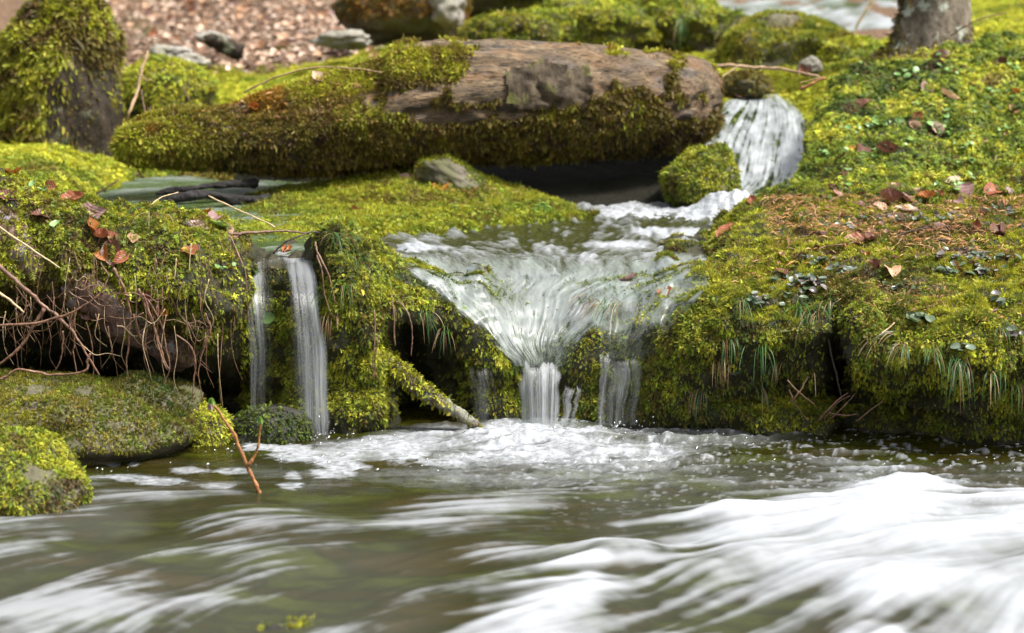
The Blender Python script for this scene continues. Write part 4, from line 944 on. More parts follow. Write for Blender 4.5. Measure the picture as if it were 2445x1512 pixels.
LM = {'copper': m_leaf('copper_leaf', (0.20, 0.055, 0.022), (0.36, 0.13, 0.06)), 'brown': m_leaf('brown_leaf', (0.085, 0.032, 0.020), (0.20, 0.085, 0.05)),
      'tan': m_leaf('tan_leaf', (0.42, 0.24, 0.13), (0.58, 0.36, 0.22)), 'orange': m_leaf('orange_leaf', (0.36, 0.10, 0.015), (0.50, 0.19, 0.04)),
      'mauve': m_leaf('mauve_leaf', (0.24, 0.13, 0.12), (0.38, 0.23, 0.21)), 'pale': m_leaf('pale_leaf', (0.50, 0.34, 0.24), (0.70, 0.52, 0.40)),
      'green': m_leaf('green_leaf', (0.10, 0.20, 0.02), (0.16, 0.28, 0.04))}
LMESH = {}
for ck, mt in LM.items():
    for v, (cu, fo, tw, wd) in enumerate([(0.5, 0.5, 0.2, .62), (1.7, 0.9, 0.6, .55), (-1.1, 0.5, -0.5, .6), (2.6, 1.3, 0.3, .5)]):
        V, F = leafgrid(beech, 1.0, wd, cu, fo, tw, v+3)
        o = mk('leaf', V*0.075, F, mt); LMESH[ck, v] = o.data; bpy.data.objects.remove(o)
def leaf(px, py, color, label, size=1.0, var=None, group=None, yaw=None, tilt=0.35, off=0.003, surfs=None, rnd=random):
    h = hit(px, py, surfs or ALLS)
    if h is None: return None
    v = rnd.choice((0, 1, 1, 2, 3, 3)) if var is None else var
    o = bpy.data.objects.new('leaf', LMESH[color, v]); C.objects.link(o)
    n = (h[1]*0.6+Vector((0, -0.25, 0.5))).normalized(); n = (n + Vector((rnd.uniform(-1, 1), rnd.uniform(-1, 1), rnd.uniform(-.3, .6)))*tilt*1.5).normalized()
    q = n.to_track_quat('Z', 'Y') @ Euler((0, 0, rnd.uniform(0, 6.28) if yaw is None else yaw)).to_quaternion()
    o.rotation_mode = 'QUATERNION'; o.rotation_quaternion = q; o.location = h[0] + h[1]*off; o.scale = (size*1.05,)*3
    return tag(o, label, 'leaf', group)
LB = 'dry leaves on the left bank'; LR_ = 'dry leaves on the right bank'
for a in [
 (173,481,'copper','copper leaf standing on edge at the top of the leaf chain on the left bank',1.15,1,LB), (205,508,'mauve','mauve-brown leaf against the side pool, second in the left bank leaf chain',1.1,0,LB),
 (224,516,'mauve','pale mauve pleated leaf overlapping a copper one at the left bank crest',1.15,0,LB), (216,541,'orange','curled orange leaf just under the pale mauve leaf on the left bank',0.9,1,LB),
 (236,568,'copper','tightly rolled copper leaf in the middle of the left bank leaf chain',1.0,3,LB), (262,577,'copper','glossy copper leaf hanging over the hollow in the leaf chain',1.1,1,LB),
 (270,607,'brown','large dark brown leaf at the bottom of the left bank leaf chain',1.35,0,LB), (250,605,'orange','thin orange-edged leaf beneath the rolled copper leaf',1.0,2,LB),
 (200,594,'brown','dark brown leaf sunk in the crack left of the leaf chain',1.0,1,LB), (288,617,'copper','small red-brown leaf tip below the large dark leaf',0.8,2,LB),
 (316,573,'tan','lone pale tan leaf lying on the left bank moss right of the leaf chain',0.75,0,LB), (456,604,'copper','copper leaf hanging point down on the drooping moss left of the thin waterfall',1.15,0,LB),
 (459,500,'copper','upright folded copper leaf on the crest of the left bank',1.1,1,LB), (482,502,'brown','dark red leaf standing behind the upright copper leaf on the crest',1.2,0,LB),
 (497,516,'orange','bright orange leaf on the crest right of the upright copper leaf',0.8,3,LB), (512,525,'mauve','mauve folded leaf with points up on the crest of the left bank',0.95,2,LB),
 (470,545,'mauve','long pale mauve leaf lying flat under the crest leaves',1.0,0,LB), (543,549,'tan','small pale tan leaf by the horizontal root on the crest',0.7,0,LB),
 (523,540,'green','green leaf with a brown edge among the crest leaves',0.9,0,LB), (548,566,'mauve','narrow mauve leaf dangling below the end of the horizontal root',0.8,1,LB),
 (361,716,'copper','red-brown leaf caught among the hanging roots halfway down the left bank',0.9,1,LB), (402,748,'orange','small orange leaf snagged low among the hanging roots',0.7,3,LB),
 (206,752,'mauve','dull pink leaf hanging under the rotten trunk in the bank',0.75,1,LB), (96,517,'brown','brown curled leaf among twigs on the far left moss crest',0.8,2,LB),
 (36,421,'orange','arched orange-brown leaf on the skyline of the left bank',1.2,1,LB), (118,452,'copper','thin copper leaf at the back edge of the left bank crest',0.9,2,LB),
 (14,472,'brown','dark brown leaf at the left edge under the skyline leaf',0.9,0,LB), (684,602,'orange','small orange leaf at the lip of the thin left waterfall',0.75,1,None),
 (2216,214,'mauve','flat mauve-brown leaf lying beside the shell-shaped tan leaf',1.4,0,LR_), (2262,236,'tan','shell-shaped pleated tan leaf on the upper right slope',1.35,1,LR_),
 (2391,160,'brown','crumpled brown leaf high on the right slope near the frame edge',1.2,3,LR_), (2060,258,'brown','dark brown leaf half hidden in the moss above the cascade bank',1.3,2,LR_),
 (2189,284,'copper','upright copper leaf above a tan leaf in the middle of the right slope',0.9,1,LR_), (2186,304,'tan','tan leaf right under the upright copper leaf on the slope',0.9,0,LR_),
 (2235,309,'pale','pale round leaf with a green seedling in front on the right slope',1.05,0,LR_), (2120,366,'brown','long dark brown twisted leaf on the lower right slope',1.5,3,LR_),
 (2056,363,'brown','rust-brown leaf joined to a small orange one on the slope',1.2,2,LR_), (2028,361,'orange','small orange leaf left of the twisted brown leaf',0.8,0,LR_),
 (2014,378,'brown','small brown leaf at the lower left of the orange leaf on the slope',0.8,1,LR_), (2283,441,'pale','pale tan leaf pointing up, alone above the leaf heap',1.15,0,LR_),
 (2136,452,'tan','upright curled tan leaf at the left end of the leaf heap',0.95,1,LR_), (2186,462,'tan','flat tan leaf on top of the leaf heap across the right bank',1.1,0,LR_),
 (2128,482,'brown','large dark curled leaf at the left of the leaf heap',1.5,3,LR_), (2168,483,'brown','broad brown leaf in the middle of the leaf heap',1.4,0,LR_),
 (2213,474,'orange','orange-brown leaf edge showing at the right of the leaf heap',1.0,1,LR_), (2300,469,'mauve','long mauve-brown leaf lying right of the leaf heap',1.5,0,LR_),
 (2372,462,'copper','copper leaf beside the right frame edge on the leaf line',1.3,2,LR_), (2412,470,'brown','brown leaf at the far right end of the leaf line',1.3,0,LR_),
 (2293,486,'mauve','small mauve leaf below the long mauve-brown leaf',0.8,2,LR_), (2000,469,'copper','small copper leaf alone on bright moss near the cascade foot',0.8,0,LR_),
 (2395,492,'pale','small pale leaf under the copper leaf near the right edge',0.8,0,LR_), (2101,504,'tan','crinkled tan leaf below the large dark curled leaf',1.0,2,LR_),
 (2161,504,'pale','long pale tan leaf lying below the leaf heap',1.2,0,LR_), (2042,490,'mauve','dull mauve leaf lying left of the leaf heap on dry needles',1.0,0,LR_),
 (1795,485,'copper','wet copper leaf at the foot of the upper cascade foam',0.8,1,None), (1922,168,'copper','dark red leaf standing on the fallen branch near the log',1.1,1,None),
 (1745,236,'copper','wet red leaf at the top left of the upper cascade, against the log end',1.2,0,None), (1768,236,'mauve','wet pinkish leaf in the brink of the upper cascade',1.1,0,None),
 (2426,227,'orange','slim orange leaf at the right edge of the upper slope',1.0,3,LR_), (2248,141,'brown','brown leaf scraps just below the foot of the tree',1.3,2,LR_),
 (2147,531,'tan','upright tan leaf among the grey creeping leaves',1.0,1,LR_), (2240,547,'mauve','pale mauve leaf scrap right of the crossing twigs',0.9,0,LR_),
 (2206,557,'brown','dark leaf under the crossing twigs on the right lawn',1.0,2,LR_), (2325,545,'copper','rolled copper leaf right of the crossing twigs',0.9,3,LR_),
 (2402,560,'brown','rolled dark brown leaf near the right edge of the moss lawn',1.3,3,LR_), (2376,552,'brown','flat brown leaf touching the rolled leaf near the right edge',1.0,0,LR_),
 (2077,575,'brown','dark curled leaf at the tip of the twig on the moss lawn',1.0,1,LR_), (2040,578,'copper','ribbed copper leaf lying under the twig on the moss lawn',1.2,0,LR_),
 (2094,645,'brown','torn brown leaf in the middle of the moss lawn',1.2,3,LR_), (2130,653,'tan','curled tan leaf beside the torn brown leaf on the moss lawn',1.1,2,LR_),
 (1969,641,'orange','tiny red-orange leaf among the grey creeping leaves',0.6,0,LR_), (1866,652,'brown','small brown leaf at the left end of the grey creeping leaves',0.8,0,LR_),
 (2367,740,'mauve','small pinkish round leaf low on the right lawn',0.7,0,LR_), (1733,554,'copper','brown leaf stranded at the right shore of the upper pool',1.1,0,None),
 (1588,702,'copper','salmon-red leaf washed over by the sliding water',1.0,0,None), (1503,668,'mauve','pale pink leaf drowned in the sheet of water above the small right fall',1.0,0,None),
 (848,510,'copper','copper leaf on the islet moss left of the dry grass',1.2,1,None), (1054,450,'orange','flat orange leaf under the wedged grey stone',1.3,0,None),
 (895,420,'orange','small orange leaf standing at the back of the islet under the log',0.9,1,None), (966,428,'mauve','pinkish leaf at the left foot of the wedged grey stone',0.9,0,None),
 (758,190,'pale','pale curled leaf on the mossy top of the log',1.1,1,None), (607,258,'orange','small orange leaf near the rotten left end of the log',0.9,3,None), (583,248,'tan','tiny tan leaf scrap on the log moss left of the orange leaf',0.6,0,None),
 (322,424,'mauve','pale mauve leaf standing on the bank under the left end of the log',1.1,0,None), (1318,1080,'tan','x',.0,0,None)]:
    if a[4] > 0: leaf(a[0], a[1], a[2], a[3], a[4], a[5], a[6])
rl = random.Random(5)
for k in range(30):     # scraps on the right slope
    leaf(rl.uniform(1960, 2445), rl.uniform(150, 480), rl.choice(['brown', 'copper', 'tan', 'brown']), 'small dry leaf scrap sunk among the tufts of the upper right slope', rl.uniform(.4, .75), None, 'leaf scraps on the right slope', rnd=rl, surfs=[S_BANK])
for k in range(26):
    leaf(rl.uniform(1850, 2445), rl.uniform(490, 660), rl.choice(['brown', 'tan', 'copper', 'mauve']), 'small dry leaf scrap on the flat moss lawn of the right bank', rl.uniform(.3, .6), None, 'leaf scraps on the moss lawn', rnd=rl, surfs=[S_BANK])
for k in range(150):    # the leaf-strewn slope behind
    py = rl.uniform(-10, 150); leaf(rl.uniform(215, 900), py, rl.choice(['tan', 'tan', 'pale', 'pale', 'mauve', 'pale', 'copper']), 'dry pale-brown leaf in the blurred leaf litter behind the stump and log', rl.uniform(.7, 1.4), None, 'leaf litter leaves on the far slope', rnd=rl, surfs=[S_GROUND], tilt=0.6, off=0.02)
# ------------------------------------------------------------------ litter that nobody could count
def litter(name, surf, n, size, cols, box, seed, wid=0.3, mask=None, lift=0.011, flat=0.35):
    r = np.random.default_rng(seed); cen = surf.V[surf.T].mean(1); qx_, qy_ = proj(cen)
    ok = (qx_ > box[0]) & (qx_ < box[2]) & (qy_ > box[1]) & (qy_ < box[3]) & (surf.VN[surf.T[:, 0]][:, 2] > 0.3)
    if len(box) > 4: ok &= (cen[:, 1] > box[4]) & (cen[:, 1] < box[5])
    W = np.where(ok, surf.A, 0); cs = np.cumsum(W); ti = np.searchsorted(cs, r.random(n)*cs[-1])
    p = cen[ti] + r.normal(0, 0.01, (n, 3))*[1, 1, 0]; N = surf.VN[surf.T[ti, 0]]
    if mask is not None: k = mask(p) > r.random(n); p, N = p[k], N[k]; n = len(p)
    d = r.normal(0, 1, (n, 3))*[1, 1, flat]; d -= N*np.einsum('ij,ij->i', d, N)[:, None]*(1-flat*.4); d /= np.linalg.norm(d, axis=1, keepdims=True)
    e = np.cross(N, d) + N*r.normal(0, 0.5, (n, 1)); s = (size*np.exp(r.normal(0, .3, n)))[:, None]
    p = p+N*lift; m_ = p+N*s*0.12
    V = np.stack([p-d*s/2, m_-e*s*wid/2, p+d*s/2, m_+e*s*wid/2], 1).reshape(-1, 3)
    cc = np.array(cols)[r.integers(0, len(cols), n)]*np.exp(r.normal(0, .25, (n, 1)))
    return V, np.repeat(cc, 4, 0)
def litter_obj(name, parts):
    V = np.concatenate([a for a, b in parts]); cc = np.concatenate([b for a, b in parts])
    return tag(mk(name, V, np.arange(len(V)).reshape(-1, 4), M_LIT, smooth=False, col=cc), kind='stuff')
M_LIT = m_vcol('litter', 0.6, 0.3, 0.2)
NEED = [(0.30, 0.13, 0.04), (0.22, 0.10, 0.04), (0.38, 0.22, 0.09), (0.12, 0.06, 0.03)]
litter_obj('needles', [litter('', S_BANK, 9000, 0.028, NEED, (1830, 470, 2700, 640), 1, 0.11, lambda p: ss(-.1, .3, fbm(p*4, 2))*0.9+.1),
    litter('', S_BANK, 4500, 0.022, NEED, (1700, 600, 2700, 780), 2, 0.09, lambda p: ss(0, .4, fbm(p*4, 2))), litter('', S_BANK, 1400, 0.02, NEED, (1950, 150, 2700, 470), 3, 0.09),
    litter('', S_TONGUE, 1500, 0.022, NEED, (900, 440, 1260, 500), 4, 0.09, lambda p: ss(-.2, .3, fbm(p*5, 2))),
    litter('', S_BANK, 1300, 0.022, NEED+[(.1, .07, .04)], (-100, 430, 590, 640), 5, 0.08), litter('', S_LOG, 900, 0.022, NEED, (300, 130, 960, 300), 6, 0.1)])
LIT = [(0.48, 0.33, 0.23), (0.58, 0.43, 0.32), (0.34, 0.21, 0.14), (0.44, 0.30, 0.21), (0.16, 0.10, 0.065), (0.54, 0.43, 0.34)]
litter_obj('leaf_litter', [litter('', S_GROUND, 14000, 0.045, LIT, (150, -150, 1150, 230, 10.9, 22), 7, 0.5, lambda p: ss(11.2, 12.4, p[:, 1]+1.4*fbm(p*1.2, 3)), 0.012, 0.6),
    litter('', S_GROUND, 2500, 0.05, [(.07, .045, .03), (.12, .07, .045)], (150, -150, 1150, 230, 10.9, 22), 8, 0.4, lambda p: ss(11.0, 12.2, p[:, 1]+1.4*fbm(p*1.2, 3)), 0.01, 0.6)])

# ------------------------------------------------------------------ twigs, roots, stems
def tube(pts, r0, r1, sides=7, seg=7, jit=0.25, seed=0, knot=0.15):
    pts = np.array(pts, dtype=float); n = (len(pts)-1)*seg+1; c = cr(pts, n, 0); r = np.random.default_rng(seed)
    rad = np.linspace(r0, r1, n)*(1+knot*r.normal(0, 1, n).clip(-1.5, 2)); w_ = r.normal(0, 1, (n, 3)); w_ = (w_[:-2]+w_[1:-1]+w_[2:])/3
    c[1:-1] += w_*rad[1:-1, None]*jit*2
    t = np.gradient(c, axis=0); t /= np.linalg.norm(t, axis=1, keepdims=True)+1e-9
    a = np.cross(t, [0.31, 0.83, 0.46]); a /= np.linalg.norm(a, axis=1, keepdims=True)+1e-9; b = np.cross(t, a)
    ph = np.linspace(0, 2*np.pi, sides, endpoint=False)
    V = c[:, None] + (a[:, None]*np.cos(ph)[None, :, None] + b[:, None]*np.sin(ph)[None, :, None])*rad[:, None, None]
    F = grid_faces(n, sides, True); V = V.reshape(-1, 3); m = len(V); V = np.concatenate([V, c[:1], c[-1:]])
    k = np.arange(sides); k2 = (k+1) % sides
    return V, np.concatenate([F, np.stack([k2, k, k*0+m, k*0+m], -1), np.stack([(n-1)*sides+k, (n-1)*sides+k2, k*0+m+1, k*0+m+1], -1)])
def tri_(F): return np.concatenate([F[:, [0, 1, 2]], F[F[:, 2] != F[:, 3]][:, [0, 2, 3]]])
def m_stick(name, a, b, rough=0.6):
    t = NT(name); g = t.geo(); n1 = t.noise(g, 70, 4, 0.65)
    return t.done(t.pbr(t.ramp(n1, [(0.35, a), (0.65, b)]), rough, 0.5, t.bump(n1, 0.8, 0.004)))
MS = {'root': m_stick('root_bark', (0.075, 0.036, 0.020), (0.26, 0.135, 0.080), 0.45), 'brown': m_stick('twig_bark', (0.07, 0.035, 0.02), (0.20, 0.11, 0.06)), 'dark': m_stick('dark_twig', (0.02, 0.014, 0.01), (0.07, 0.05, 0.035)),
      'straw': m_stick('dry_stem', (0.34, 0.24, 0.12), (0.52, 0.40, 0.24)), 'tan': m_stick('tan_stick', (0.22, 0.13, 0.06), (0.40, 0.27, 0.15)), 'shoot': m_stick('shoot_bark', (0.20, 0.075, 0.02), (0.36, 0.16, 0.05))}
def stick(name, cat, label, mat, branches, group=None, sides=7):
    """branches: list of (points (px, py, Y), radius0, radius1 in d-pixels at 7 m)"""
    Vs, Fs, n = [], [], 0
    for k, (pts, r0, r1) in enumerate(branches):
        V, F = tube([P(*q) for q in pts], r0*.68/FD*7, r1*.6/FD*7, sides, seed=k+int(abs(pts[0][0]))); Vs.append(V); Fs.append(tri_(F)+n); n += len(V)
    return tag(mk(name, np.concatenate(Vs), np.concatenate(Fs), MS[mat]), label, cat, group)
RG = 'roots hanging out of the left bank'; Y0 = 6.90
def fl(pts, Y=Y0): return [(x, y, Y) if len(p) == 2 else p for p in pts for x, y in [p[:2]]]
stick('root', 'root', 'thickest brown root sloping down across the dark hollow at the left edge', 'root', [(fl([(-60,590),(0,640),(60,690),(105,733),(142,760),(179,801),(210,852),(237,896)], 6.86), 9, 3.5), (fl([(105,737),(81,777),(41,838),(-20,885)], 6.85), 7, 5)], RG)
stick('root', 'root', 'long thin arched root looping from the left edge up to the leaf chain', 'root', [(fl([(-30,780),(85,771),(146,757),(190,737),(237,703),(257,662),(240,628)], 6.80), 5, 3)], RG)
stick('root', 'root', 'wavy horizontal root lying low over the flat rock', 'root', [(fl([(0,905),(14,899),(44,882),(88,889),(132,896),(203,886),(208,862),(216,845)], 6.78), 5, 4)], RG)
stick('root', 'root', 'knotty root dropping straight beside the rotten trunk to the hump rock', 'root', [(fl([(270,640),(298,696),(311,750),(308,818),(301,869),(308,913)]), 6, 2.5), (fl([(318,750),(335,800),(349,842)]), 3.5, 2.5)], RG)
stick('root', 'root', 'bundle of three roots twisting together into the dark hollow', 'root', [(fl([(330,690),(345,727),(369,784),(389,852),(403,882)], 6.88), 5, 3), (fl([(340,700),(362,760),(376,820),(399,884)], 6.87), 4, 3), (fl([(352,715),(385,775),(396,830),(405,880),(385,930)], 6.89), 4, 2)], RG)
stick('root', 'root', 'crooked reddish root with a kink hanging right of the twisted bundle', 'root', [(fl([(420,800),(453,825),(467,865),(462,910),(460,955)], 6.92), 4, 2.5)], RG)
stick('root', 'root', 'thin wriggling root dangling nearest the thin waterfall from the left bank', 'root', [(fl([(490,748),(501,784),(492,820),(481,852),(474,896),(484,955)], 6.92), 4, 2), (fl([(500,786),(490,800),(488,815),(494,826)], 6.92), 2, 1.5)], RG)
stick('root', 'root', 'straight pale dead stem slanting across the upper left bank', 'straw', [(fl([(-30,520),(60,585),(142,640)], 6.84), 4, 3)], RG)
stick('root', 'root', 'short pale broken stem poking out at the left edge below the slanting one', 'straw', [(fl([(-30,675),(20,715),(57,747)], 6.80), 5, 4)], RG)
stick('root', 'root', 'forked root hanging in the hollow left of the twisted bundle', 'root', [(fl([(150,790),(150,830),(145,860),(132,885)], 6.9), 4, 2), (fl([(178,760),(178,820),(176,850),(193,935)], 6.9), 3.5, 2), (fl([(205,770),(215,800),(222,850),(224,925)], 6.92), 3, 1.5)], RG)
rr_ = random.Random(12)
for k in range(34):
    x, y = rr_.uniform(-10, 470), rr_.uniform(640, 830); y = max(y, 600+.35*x); dx = rr_.choice([-1, 1])*rr_.uniform(30, 110); dy = rr_.uniform(-10, 70); Yk = rr_.uniform(6.84, 6.94)
    stick('root', 'root', 'fine rootlet straggling sideways through the tangle under the left bank', rr_.choice(['root', 'root', 'brown', 'straw']), [([(x, y, Yk), (x+dx*.3, y+dy*.5+rr_.uniform(-10, 14), Yk), (x+dx*.65, y+dy*.6+rr_.uniform(-10, 14), Yk+.01), (x+dx, y+dy+rr_.uniform(-6, 16), Yk+.02)], rr_.uniform(1.6, 3.2), 1.0)], 'straggling rootlets of the left bank', 5)
for k in range(90):
    x = rr_.uniform(0, 560); y = rr_.uniform(600, 780) if x < 420 else rr_.uniform(560, 800); L_ = rr_.uniform(60, 190); Yk = rr_.uniform(6.86, 6.96) if x < 520 else 7.03
    stick('root', 'root', 'hair-thin root dangling down the face of the left bank', rr_.choice(['root', 'root', 'straw', 'brown']), [([(x, y, Yk), (x+rr_.uniform(-12, 12), y+L_*.35, Yk-.01), (x+rr_.uniform(-16, 20), y+L_*.7, Yk), (x+rr_.uniform(-20, 30), y+L_, Yk+.02)], rr_.uniform(1.2, 2.4), 1.0)], 'hair-thin roots of the left bank', 5)
stick('root', 'root', 'horizontal root along the back of the thin waterfall lip', 'brown', [([(548,559,7.2),(590,556,7.25),(640,552,7.3),(694,553,7.35),(740,558,7.35)], 6, 3.5)])
stick('root', 'root', 'long fine root running down the left edge of the thin waterfall', 'root', [([(545,556,7.12),(566,600,7.06),(585,650,7.03),(591,720,7.03),(592,772,7.04)], 3, 2)])
stick('twig', 'twig', 'straight pale twig sticking out over the side pool toward the islet', 'straw', [([(498,468,7.5),(560,498,7.45),(610,520,7.4),(656,543,7.35)], 3, 3.5)])
stick('twig', 'twig', 'thin bent stem rising from the crest grass to the charred wood', 'straw', [([(355,510,7.3),(362,490,7.3),(382,473,7.35),(426,459,7.4)], 2.5, 2)])
stick('twig', 'twig', 'tangle of dark twiglets on the crest in front of the side pool', 'brown', [([(262,530,7.3),(300,518,7.25),(340,505,7.3),(372,500,7.3)], 3.5, 2.5), ([(250,512,7.35),(285,510,7.35)], 3, 2), ([(320,518,7.3),(352,492,7.3)], 3, 2), ([(330,500,7.3),(365,512,7.25),(405,528,7.2)], 2.5, 2)])
stick('twig', 'twig', 'broken dark twig between the copper leaves and the side pool', 'dark', [([(185,476,7.35),(210,462,7.4)], 4, 3), ([(205,490,7.35),(222,480,7.4)], 4, 3)])
stick('twig', 'twig', 'dark bent twig arching over the lip of the thin waterfall', 'dark', [([(652,606,7.2),(672,586,7.2),(697,571,7.2),(730,558,7.22),(751,554,7.25),(776,562,7.25)], 4, 3), ([(690,575,7.2),(683,590,7.18),(676,601,7.18)], 3, 2)])
stick('root', 'root', 'brown root trailing down the left side of the mossy mound', 'brown', [([(753,578,7.1),(757,600,7.06),(775,635,7.03),(787,665,7.03),(795,700,7.03),(809,771,7.03)], 4, 3)])
stick('root', 'root', 'second root trailing over the middle of the mossy mound', 'brown', [([(757,610,7.08),(770,650,7.03),(772,690,7.03),(786,740,7.02),(800,760,7.02)], 3, 2)])
stick('root', 'root', 'thin orange root dropping down the right side of the mossy mound', 'root', [([(905,800,7.03),(897,850,7.02),(893,905,7.02)], 2.5, 2), ([(893,740,7.04),(896,800,7.03),(889,880,7.02)], 2.5, 2)])
stick('twig', 'twig', 'dark straight twig bridging the water from the mossy mound', 'dark', [([(916,612,7.35),(955,633,7.3),(1000,652,7.3),(1052,674,7.3)], 3.5, 3.5)])
stick('root', 'root', 'flattened dead root hanging in the black cavity right of the mound', 'brown', [([(934,700,7.1),(940,745,7.08),(942,790,7.08),(944,826,7.08)], 3.5, 4)])
stick('root', 'root', 'kinked root hanging in front of the black cavity beside the grass', 'brown', [([(940,720,7.1),(962,729,7.08),(980,765,7.06),(984,800,7.06),(982,850,7.06)], 3.5, 2)])
# the mossy branch down to the water
BV, BF = tube([P(895,846,7.16), P(935,878,7.12), P(983,915,7.08), P(1025,945,7.06), P(1063,968,7.05), P(1100,992,7.04), P(1140,1018,7.03)], 0.030, 0.016, 14, 12, 0.08, 4, .06)
br_ = tag(mk('branch', BV, tri_(BF), m_bark('branch_bark', (0.06, 0.045, 0.03), (0.18, 0.14, 0.10), (0.3, 0.32, 0.25), .5)), 'sloping branch with moss on its upper half, its tip dipping into the pool', 'branch')
moss_obj('moss', [scatter(Surf(BV, tri_(BF)), 40000, 'feather', 0.016, pal(OL, YG*.8, YG, scale=8, seed=99.), lambda p, N: ss(-.2, .5, N[:, 2])*ss(1085, 1010, proj(p)[0]+20*fbm(p*20, 2))+0.1, droop=.8, seed=50)], br_)
# rotten trunk showing in the left bank
RV, RF = tube([P(-80,520,7.05), P(60,600,7.02), P(180,665,7.015), P(290,735,7.03), P(380,800,7.06), P(440,845,7.12)], 0.092, 0.074, 40, 40, 0.0, 6, 0.0)
RV = RV + (RV*0+1)*0.0; nz_ = fbm(RV*[9, 9, 9], 4)*0.035 + fbm(RV*[30, 30, 30], 3)*0.014
RS = Surf(RV, tri_(RF)); RV = RV + RS.VN*nz_[:, None]; RS = Surf(RV, tri_(RF))
rt = tag(mk('rotten_trunk', RV, tri_(RF), m_bark('flaking_bark', (0.07, 0.035, 0.028), (0.22, 0.14, 0.11), (0.30, 0.28, 0.29), .7)), 'rotten trunk with flaking purple-brown bark sloping down inside the left bank', 'rotten trunk')
moss_obj('moss', [scatter(RS, 30000, 'feather', 0.015, left_c, lambda p, N: ss(-0.25, 0.55, N[:, 2]+.9*fbm(p*7, 3))*0.95, droop=.8, seed=51)], rt)
LAND.append(RS); ALLS.append(RS)
# right bank: twigs and roots in the gap
G2 = 'fine roots in the gap of the right bank'
stick('root', 'root', 'dark smooth root standing in the gap between the two right mounds', 'dark', [([(1976,800,6.98),(1985,845,6.98),(1998,900,6.97),(2008,945,6.96)], 4.5, 4)], G2)
stick('root', 'root', 'forked grey root at the left foot of the gap in the right bank', 'brown', [([(1880,908,6.93),(1905,935,6.92),(1946,968,6.9)], 3.5, 3), ([(1890,962,6.92),(1912,930,6.92),(1930,900,6.95)], 4, 2.5), ([(1884,930,6.93),(1900,965,6.92),(1928,1005,6.92)], 3, 2)], G2)
stick('root', 'root', 'fan of reddish roots spreading to the water at the foot of the gap', 'root', [([(1955,1005,6.92),(1985,970,6.9),(2025,938,6.9)], 4, 2), ([(1968,1000,6.92),(2000,962,6.9),(2030,945,6.9)], 3, 2), ([(1980,1003,6.91),(2015,970,6.89),(2042,940,6.9)], 3, 2), ([(1975,985,6.91),(2020,992,6.88),(2048,988,6.88)], 3, 2)], G2)
stick('root', 'root', 'straight twig leaning on the bank foot right of the fan of roots', 'brown', [([(2044,1008,6.85),(2075,982,6.82),(2107,958,6.8)], 3.5, 2.5)], G2)
stick('root', 'root', 'thin white root hanging free in the right bank gap', 'straw', [([(1944,890,6.95),(1947,920,6.94),(1948,948,6.94)], 2, 1.5)], G2)
def ontop(pts, lift=0.012, surfs=None):
    out = []
    for x, y in pts:
        h = hit(x, y, surfs or LAND); out.append((x, y, h[0].y-lift) if h else (x, y, 8))
    return out
for lab, mat, brs in [('forked twig lying from the cascade side up onto the right slope', 'brown', [([(1920,450),(1960,432),(2005,415),(2056,398)], 3.5, 3), ([(1988,424),(1982,440),(1976,458)], 3, 2)]),
        ('bent dark twig on the moss lawn with needles heaped on it', 'brown', [([(1950,600),(1965,590),(2010,584),(2050,576),(2090,565)], 3.5, 2.5)]),
        ('dark twig crossing a pale one on the right lawn', 'dark', [([(2140,563),(2175,553),(2213,544),(2260,536)], 4, 3), ([(2100,572),(2140,573),(2180,582)], 2.5, 2)]),
        ('long fine twig lying across the grey creeping leaves', 'brown', [([(1955,548),(2040,530),(2120,512),(2180,505)], 3, 2)]),
        ('straw stem lying down the edge of the yellow right mound', 'straw', [([(2049,850),(2066,822),(2100,800),(2136,771)], 3, 2)]),
        ('dead stem standing near the top of the right slope', 'tan', [([(2246,130),(2240,112),(2236,96)], 3.5, 2.5)]),
        ('thin upright stalk at the right edge of the middle slope', 'tan', [([(2372,395),(2380,370),(2378,345),(2376,340)], 3, 2)]),
        ('slim dead stalk in the middle of the right slope', 'brown', [([(2102,285),(2104,262),(2098,245)], 3, 2)])]:
    stick('twig', 'twig', lab, mat, [(ontop(p), a, b) for p, a, b in brs])
rr_ = random.Random(3)
for k in range(34):
    x, y = rr_.uniform(1850, 2440), rr_.uniform(130, 640); a = rr_.uniform(-.5, .5); L_ = rr_.uniform(20, 60)
    stick('twig', 'twig', 'short bit of twig lying in the moss of the right bank', rr_.choice(['brown', 'dark', 'straw', 'tan']), [(ontop([(x, y), (x+L_*.5, y+L_*.5*a), (x+L_, y+L_*a)], .012, [S_BANK]), rr_.uniform(1.5, 2.6), 1.4)], 'bits of twig on the right bank', 5)
stick('stick', 'stick', 'leaning broken stick with a side spur behind the left end of the log', 'tan', [([(352,122,10.2),(338,170,10.15),(328,215,10.1),(312,262,10.0),(300,290,10.0)], 9, 8), ([(334,175,10.15),(348,190,10.1),(356,192,10.1)], 4, 3)])
stick('stick', 'stick', 'thin dark stick leaning beside the pale broken one', 'brown', [([(410,150,10.6),(430,195,10.5),(455,245,10.4)], 4, 3), ([(338,215,10.0),(345,260,9.95),(352,275,9.9),(360,255,9.95)], 4, 3)])
stick('twig', 'twig', 'long grey twig arched over the mossy top of the log', 'tan', [([(584,222,8.9),(625,200,8.88),(680,177,8.86),(760,161,8.86),(850,164,8.84),(912,173,8.82)], 4.5, 3)])
stick('branch', 'branch', 'fallen brown branch reaching from the log end to the right slope', 'tan', [([(1690,158,9.7),(1760,158,9.7),(1830,163,9.7),(1890,169,9.65),(1945,182,9.6),(1968,190,9.6)], 9, 6), ([(1760,160,9.7),(1740,172,9.65),(1722,186,9.6)], 5, 3)])
stick('stick', 'stick', 'orange-barked broken stick end below the fallen branch', 'shoot', [([(1912,213,9.5),(1940,198,9.5),(1972,186,9.5)], 8, 6)])
